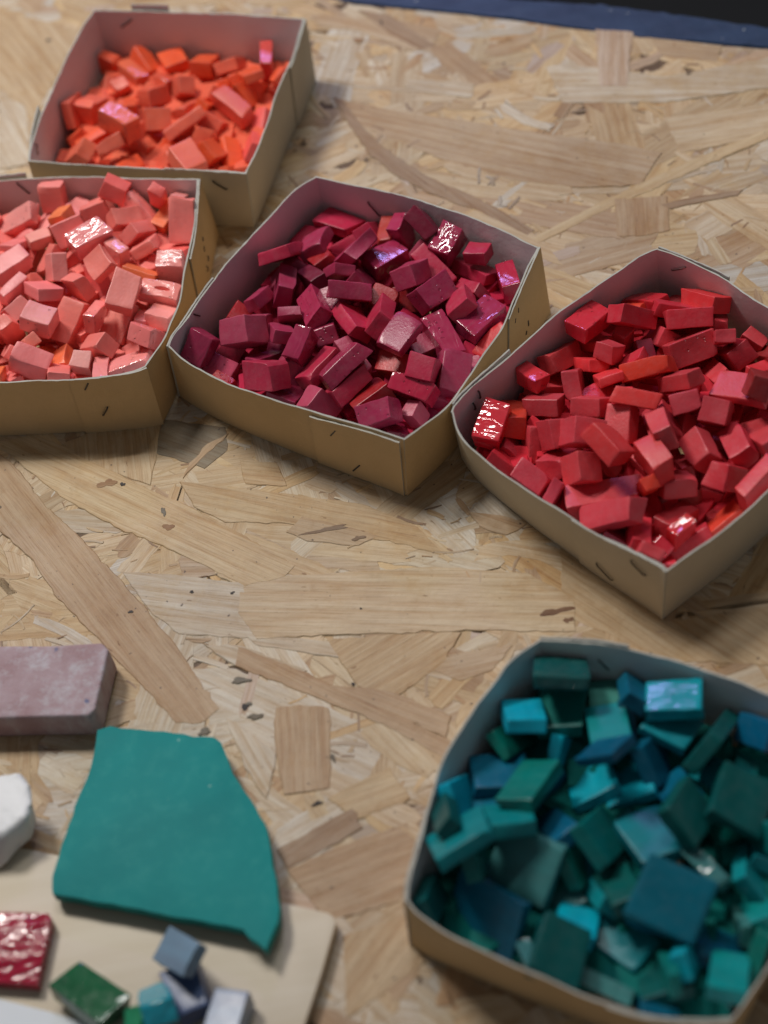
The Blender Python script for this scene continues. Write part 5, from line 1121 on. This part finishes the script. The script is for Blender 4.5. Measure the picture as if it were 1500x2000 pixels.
# ---------------------------------------------------------------- glass pieces
def cube_topo(g):
    m = len(g); key = {}; V = []; F = []
    def vid(p):
        k = tuple(round(x, 4) for x in p)
        if k not in key: key[k] = len(V); V.append(p)
        return key[k]
    for ax in range(3):
        for s in (-1, 1):
            a1, a2 = (ax + 1) % 3, (ax + 2) % 3
            for i in range(m - 1):
                for j in range(m - 1):
                    q = []
                    for di, dj in ((0, 0), (1, 0), (1, 1), (0, 1)):
                        p = [0, 0, 0]; p[ax] = s; p[a1] = g[i + di]; p[a2] = g[j + dj]; q.append(vid(p))
                    F.append(q if s > 0 else q[::-1])
    return np.array(V, float), F
TOPO = cube_topo([-1, -.94, -.8, -.45, 0, .45, .8, .94, 1]); TOPO_F = cube_topo(list(np.linspace(-1, 1, 41)))
def glass_mesh(L, kind, fin, side=-1):
    U, F = TOPO_F if fin == 'h' else TOPO
    h = np.array(L, float) / 2; r = 0.55 if kind != 'T' else 0.6
    p = U * h; inner = np.clip(p, -(h - r), h - r); d = p - inner; ln = np.linalg.norm(d, axis=1)[:, None]
    p = inner + d / np.maximum(ln, 1e-9) * r
    J = 0.075 if kind not in 'T' else 0.045
    cj = {c: nr.normal(0, J, 3) * h for c in [(a, b, e) for a in (-1, 1) for b in (-1, 1) for e in (-1, 1)]}
    q = np.zeros_like(p)
    for c, jv in cj.items():
        w = np.prod([(1 + c[k] * U[:, k]) / 2 for k in range(3)], 0); q += w[:, None] * jv
    p = p + q
    for ax in range(3):
        a1, a2 = (ax + 1) % 3, (ax + 2) % 3; shape = (1 - U[:, a1] ** 2) * (1 - U[:, a2] ** 2)
        for s in (-1, 1): p[:, ax] += np.where(U[:, ax] * s > .5, nr.normal(0, 0.22 if kind != 'T' else 0.12) * shape, 0)
        k1, k2, ph = nr.uniform(.3, .9), nr.uniform(.3, .9), nr.uniform(0, 6.28)
        p[:, ax] += 0.10 * np.sin(p[:, a1] * k1 + p[:, a2] * k2 + ph)
    big = int(np.argmax(h)); o1 = (big + 1) % 3
    p[:, o1] += nr.normal(0, 0.35 if kind != 'T' else .1) * (U[:, big] ** 2)          # slight bow of the whole rod
    for _ in range(int(nr.integers(0, 4)) if kind != 'T' else int(nr.integers(0, 2))):   # chipped corners and edges
        c = nr.choice([-1, 1], 3) * (nr.random(3) < (.999 if nr.random() < .6 else .67)); 
        if np.abs(c).sum() < 2: continue
        nn = c / h + nr.normal(0, .03, 3); nn /= np.linalg.norm(nn); mx = (p @ nn).max(); cut = mx - nr.uniform(.4, 1.5)
        ov = p @ nn - cut; p = p - np.where(ov > 0, ov, 0)[:, None] * nn * 0.92
    if fin == 'h':                                                                    # the piece with a blow hole through its top
        m = U[:, 2] * side > .5; e = ((U[:, 0] - .15) / .34) ** 2 + ((U[:, 1] + .0) / .20) ** 2
        p[m, 2] -= side * np.clip((1.25 - e[m]) * 7, 0, 3.2)
    me = mesh('glass_piece', p * MM, F, True); me.set_sharp_from_angle(angle=math.radians(24)); return me
GC = {'P': {'p': (.35, .022, .070), 'q': (.20, .008, .032), 'r': (.44, .016, .052), 'm': (.43, .05, .10), 'o': (.45, .035, .028), 's': (.52, .018, .022), 'd': (.32, .006, .010)},
      'R': {'r': (.56, .022, .038), 'o': (.70, .045, .022), 's': (.66, .032, .036), 'w': (.56, .042, .056), 'k': (.62, .05, .08), 'd': (.27, .012, .014), 'm': (.40, .05, .09)},
      'K': {'k': (.86, .195, .165), 'l': (.87, .27, .245), 'o': (.86, .17, .06), 'c': (.84, .13, .11)},
      'O': {'o': (.76, .085, .025), 'c': (.72, .12, .065), 'm': (.66, .095, .05), 'k': (.74, .085, .07)},
      'T': {'g': (.001, .125, .112), 'd': (.001, .070, .070), 'b': (.001, .095, .165), 'c': (.001, .30, .40), 't': (.002, .18, .20), 's': (.045, .18, .175)},
      'G': {'A': (.004, .07, .025), 'B': (.001, .23, .32), 'C': (.13, .19, .25), 'D': (.055, .08, .17), 'E': (.30, .33, .44), 'F': (.01, .15, .07)}}
CN = {'P': {'p': 'plum', 'q': 'dark plum', 'r': 'crimson', 'm': 'mauve', 'o': 'vermilion', 's': 'scarlet', 'd': 'deep red'},
      'R': {'r': 'red', 'o': 'vermilion', 's': 'scarlet', 'w': 'dusty red', 'k': 'pinkish red', 'd': 'dark red', 'm': 'mauve'},
      'K': {'k': 'salmon', 'l': 'pale pink', 'o': 'orange', 'c': 'coral'}, 'O': {'o': 'orange', 'c': 'coral', 'm': 'brownish', 'k': 'pinkish'},
      'T': {'g': 'green', 'd': 'dark green', 'b': 'blue', 'c': 'turquoise', 't': 'teal', 's': 'sage'}}
RESTC = {'P': 'ppqrd', 'R': 'rwdsw', 'K': 'kkllkc', 'O': 'oocm', 'T': 'gdtbdc'}
FIN = {'-': 'satin', 't': 'pit', 'g': 'gloss', 'v': 'violet', 'W': 'wrinkle', 'h': 'gloss'}
GL = ['bottle green glass block, largest of the small blocks on the plywood', 'glossy turquoise glass block between the green and slate ones', 'grey-blue glass block propped on top of the slate one',
      'slate blue glass block under the grey-blue one', 'pale lavender glass block at the right end of the small blocks', 'small green glass chip between the bottle green and turquoise blocks']
ORD = ['', 'first', 'second', 'third', 'fourth', 'fifth', 'sixth', 'seventh', 'eighth', 'ninth', 'tenth', 'eleventh', 'twelfth', 'thirteenth', 'fourteenth', 'fifteenth']
recs = []
for ln in PIECES.strip().splitlines():
    a = ln.split(); recs.append(dict(b=a[0], col=a[1], fin=a[2], P=[int(x) / 1e4 for x in a[3:6]], q=[int(x) / 1e3 for x in a[6:10]], L=[int(x) / 10 for x in a[10:13]], px=(int(a[13]), int(a[14]))))
for rc in recs:
    if rc['col'] == '*': rc['col'] = rnd.choice(RESTC[rc['b']]); rc['fin'] = rnd.choice('--t')
rows = {'O': 6, 'K': 8, 'P': 8, 'R': 10, 'T': 8}
for b in 'OKPRT':                                                       # rows from the back, places from the left
    g = sorted([r for r in recs if r['b'] == b], key=lambda r: r['px'][1]); n = len(g); nrow = rows[b]
    for k in range(nrow):
        row = sorted(g[k * n // nrow:(k + 1) * n // nrow], key=lambda r: r['px'][0])
        for i, r in enumerate(row): r['row'] = k + 1; r['idx'] = i + 1; r['last'] = len(row)
gi = 0
def colour(b, c, amt=0.075):
    base = GC[b][c]; s = rnd.gauss(1, amt); hs = rnd.gauss(0, amt * .4)
    return (min(.85, base[0] * s), max(0, base[1] * s * (1 + hs)), max(0, base[2] * s * (1 - hs)), 1)
for r in recs:
    b = r['b']; Rm = Quaternion(r['q']).to_matrix(); srt = sorted(r['L'])[::-1]
    long_ax = Rm.col[max(range(3), key=lambda k: r['L'][k])]; thin = Rm.col[min(range(3), key=lambda k: r['L'][k])]
    name = 'glass_tile' if b == 'T' else 'glass_tessera'
    mat = M['tile'] if (b in 'TG' and FIN[r['fin']] in ('satin', 'pit')) else M[FIN[r['fin']]]
    o = link(name, glass_mesh(r['L'], b, r['fin'], 1 if Rm.col[2].dot(pos - Vector(r['P'])) > 0 else -1), mat); o.location = r['P']; o.rotation_mode = 'QUATERNION'; o.rotation_quaternion = r['q']
    o.color = colour(b, r['col'])
    if b == 'G': tag(o, GL[gi], 'glass block'); gi += 1; continue
    fin = {'W': 'shiny ', 'h': '', 'v': 'glossy ', 'g': 'glossy ', 't': 'pitted '}.get(r['fin'], '')
    pose = 'on end' if abs(long_ax.z) > .75 else ('lying flat' if abs(thin.z) > .88 else 'tilted')
    shp = 'tile' if b == 'T' else ('rod' if srt[0] > 2.0 * srt[1] else 'block')
    where = 'rightmost' if r['idx'] == r['last'] else ('leftmost' if r['idx'] == 1 else ORD[r['idx']] + ' from left')
    rw = 'backmost row' if r['row'] == 1 else ('front row' if r['row'] == rows[b] else ORD[r['row']] + ' row from back')
    if len(CN[b][r['col']]) > 6 and fin: pose = {'lying flat': 'flat'}.get(pose, pose)
    if r['fin'] == 'h': r['lab'] = 'pale pink block with a dark round hole, at right in pink tray'
    tag(o, r.get('lab') or f"{fin}{CN[b][r['col']]} {shp} {pose}, {where} in {rw}, {TI[b][0]} tray", 'glass tile' if b == 'T' else 'glass piece',
        {'O': 'orange glass pieces in the back tray', 'K': 'pink glass pieces in the left tray', 'P': 'plum glass pieces in the middle tray', 'R': 'red glass pieces in the right tray', 'T': 'teal glass tiles in the front tray'}[b])
byb = {}
for ln in REST.strip().splitlines():
    a = ln.split(); byb.setdefault(a[0], []).append(([int(x) / 1e4 for x in a[3:6]], [int(x) / 1e3 for x in a[6:10]], [int(x) / 10 for x in a[10:13]]))
for b, lst in byb.items():                                              # the pieces buried under the visible ones
    V, F = [], []
    for P, q, L in lst:
        me = glass_mesh(L, b, '-'); Rm = Quaternion(q).to_matrix(); n0 = len(V)
        V += [Rm @ v_.co + Vector(P) for v_ in me.vertices]; F += [[i + n0 for i in p_.vertices] for p_ in me.polygons]; bpy.data.meshes.remove(me)
    me = mesh('buried_glass', V, F, True); me.set_sharp_from_angle(angle=math.radians(24))
    o = link('buried_glass', me, M['under']); o.color = colour(b, {'P': 'r', 'R': 'r', 'K': 'k', 'O': 'c', 'T': 'g'}[b], 0)
    tag(o, f"heap of {TI[b][0]} glass lying beneath the upper pieces in the {TI[b][0]} tray", 'glass heap', None, 'stuff')

# ---------------------------------------------------------------- things at the lower left
def rough_outline(top, amp, step=4.0, seed=3):
    g = np.random.default_rng(seed); out = []
    for k in range(len(top)):
        a, c = np.array(top[k], float), np.array(top[(k + 1) % len(top)], float); L = np.linalg.norm(c - a); m = max(1, int(L / step)); n = np.array([c[1] - a[1], a[0] - c[0], 0]) / (L + 1e-9)
        for j in range(m): out.append(list(a + (c - a) * j / m + n * g.normal(0, amp)))
    return out
def slab(name, top, th, bev, seg, mat, label, cat, noise=0.0, bottom=None, sub=0, nscale=60):
    bm = bmesh.new(); P = [Vector((p[0], p[1], p[2])) * MM for p in top]; c = sum(P, Vector()) / len(P); c.z = min(p.z for p in P) - th * MM
    if bottom is None: Bm = [p - Vector((0, 0, th * MM)) for p in P]
    else: Bm = [Vector(q) * MM for q in bottom]
    tv = [bm.verts.new(p - c) for p in P]; bv = [bm.verts.new(p - c) for p in Bm]; n = len(P)
    bm.faces.new(tv); bm.faces.new(bv[::-1])
    for k in range(n): bm.faces.new((tv[k], bv[k], bv[(k + 1) % n], tv[(k + 1) % n]))
    bmesh.ops.recalc_face_normals(bm, faces=bm.faces)
    bmesh.ops.bevel(bm, geom=list(bm.edges), offset=bev * MM, segments=seg, profile=0.6, affect='EDGES', clamp_overlap=True)
    bmesh.ops.triangulate(bm, faces=[f for f in bm.faces if len(f.verts) > 4])
    for _ in range(sub): bmesh.ops.subdivide_edges(bm, edges=list(bm.edges), cuts=1, use_grid_fill=True)
    if noise:
        from mathutils import noise as ns
        bm.normal_update()
        for v in bm.verts: v.co += v.normal * noise * MM * (ns.noise(v.co * nscale) + .5 * ns.noise(v.co * nscale * 3))
    me = bpy.data.meshes.new(name); bm.to_mesh(me); bm.free()
    me.polygons.foreach_set('use_smooth', [noise > 0 or abs(p_.normal.z) < .97 for p_ in me.polygons]); me.set_sharp_from_angle(angle=math.radians(24 if noise == 0 else 40))
    o = link(name, me, mat); o.location = c
    if label: tag(o, label, cat)
    return o
def ply_m():
    t = NT('pale_plywood'); v = t.co(); g = t.noise(t.scale(v, (9, 120, 60)), 1.0, 4)
    c = t.mix(t.ramp(g, [(0.3, 0.0), (0.7, 1.0)]), (.53, .45, .33, 1), (.60, .53, .42, 1))
    t.l(c, t.b.inputs['Base Color']); t.b.inputs['Roughness'].default_value = .55
    t.l(t.bump(g, .2, .0005), t.b.inputs['Normal']); return t.m
slab('plywood_board', [p + [6.3] for p in PLY], 5.3, .5, 2, ply_m(), 'pale plywood board under the green glass slab', 'board')
def green_m():
    t = NT('green_glass_slab'); v = t.co()
    c = t.mix(t.ramp(t.noise(v, 30, 4), [(.3, 0.), (.7, 1.)]), (.001, .19, .19, 1), (.002, .235, .23, 1))
    c = t.mix(t.ramp(t.noise(v, 120, 4, .7), [(.50, 0.), (.75, .3)]), c, (.05, .30, .27, 1))
    c = t.mix(t.ramp(t.noise(v, 190, 1), [(.775, 0.), (.80, .5)]), c, (.30, .50, .45, 1))
    t.l(c, t.b.inputs['Base Color']); t.b.inputs['Roughness'].default_value = .62; t.b.inputs['Specular IOR Level'].default_value = .2
    t.l(t.bump(t.noise(v, 35, 5, .6), .25, .0018), t.b.inputs['Normal']); return t.m

slab('glass_slab', rough_outline(SLABP, .22), 5.8, .22, 2, green_m(), 'large irregular sea green glass slab with a curved right side', 'glass slab', 0.0)
def brick_m():
    t = NT('dusty_mauve_block'); v = t.co()
    c = t.mix(t.ramp(t.noise(v, 60, 5, .6), [(.35, 0.), (.65, 1.)]), (.33, .21, .225, 1), (.42, .32, .35, 1))
    c = t.mix(t.ramp(t.noise(t.scale(v, (1, 1, .3)), 110, 6, .7), [(.50, 0.), (.68, .7)]), c, (.50, .49, .53, 1))
    c = t.mix(t.ramp(t.noise(v, 85, 2), [(.68, 0.), (.73, .8)]), c, (.05, .09, .22, 1))
    t.l(c, t.b.inputs['Base Color']); t.b.inputs['Roughness'].default_value = .7
    t.l(t.bump(t.noise(v, 400, 5, .7), .6, .001), t.b.inputs['Normal']); return t.m
slab('stone_block', [p + [16.5] for p in BRICK[0]], 16.2, 1.6, 3, brick_m(), 'dusty mauve rectangular block with blue specks at the left edge', 'block', 0.35, sub=2)
def white_m():
    t = NT('white_stone'); v = t.co()
    c = t.mix(t.ramp(t.noise(v, 40, 5), [(.3, 0.), (.7, 1.)]), (.66, .68, .69, 1), (.80, .81, .82, 1))
    t.l(c, t.b.inputs['Base Color']); t.b.inputs['Roughness'].default_value = .5
    t.l(t.bump(t.noise(v, 250, 5), .4, .001), t.b.inputs['Normal']); t.b.inputs['Subsurface Weight'].default_value = .15
    t.b.inputs['Subsurface Radius'].default_value = (.004, .004, .004); return t.m
slab('white_stone', [p + [22] for p in STONE[0]], 13, 3.0, 3, white_m(), 'white faceted lump of stone above the plywood board', 'stone', 1.2, bottom=[p + [6.6] for p in STONE[1]], sub=1, nscale=120)
t = NT('crimson_glass'); v = t.co(); w_ = t.noise(t.scale(v, (1, 2.6, 1)), 60, 1.5, .5, 1.4)
t.l(t.mix(t.ramp(w_, [(.35, 0.), (.65, 1.)]), (.26, .008, .028, 1), (.34, .014, .042, 1)), t.b.inputs['Base Color'])
t.b.inputs['Roughness'].default_value = .10; t.l(t.bump(w_, .7, .003), t.b.inputs['Normal'])
slab('crimson_slab', [p + [12.5] for p in CRIM], 6.2, .6, 2, t.m, 'glossy rippled crimson glass slab at the left edge of the plywood', 'glass slab')
t = NT('white_paper'); v = t.co(); t.l(t.mix(t.ramp(t.noise(v, 20, 3), [(.3, 0.), (.7, 1.)]), (.66, .70, .74, 1), (.72, .76, .80, 1)), t.b.inputs['Base Color']); t.b.inputs['Roughness'].default_value = .7
slab('paper_sheet', [p + [8.5] for p in PAPER], 2.0, .2, 1, t.m, 'bluish white sheet across the bottom left corner', 'paper')
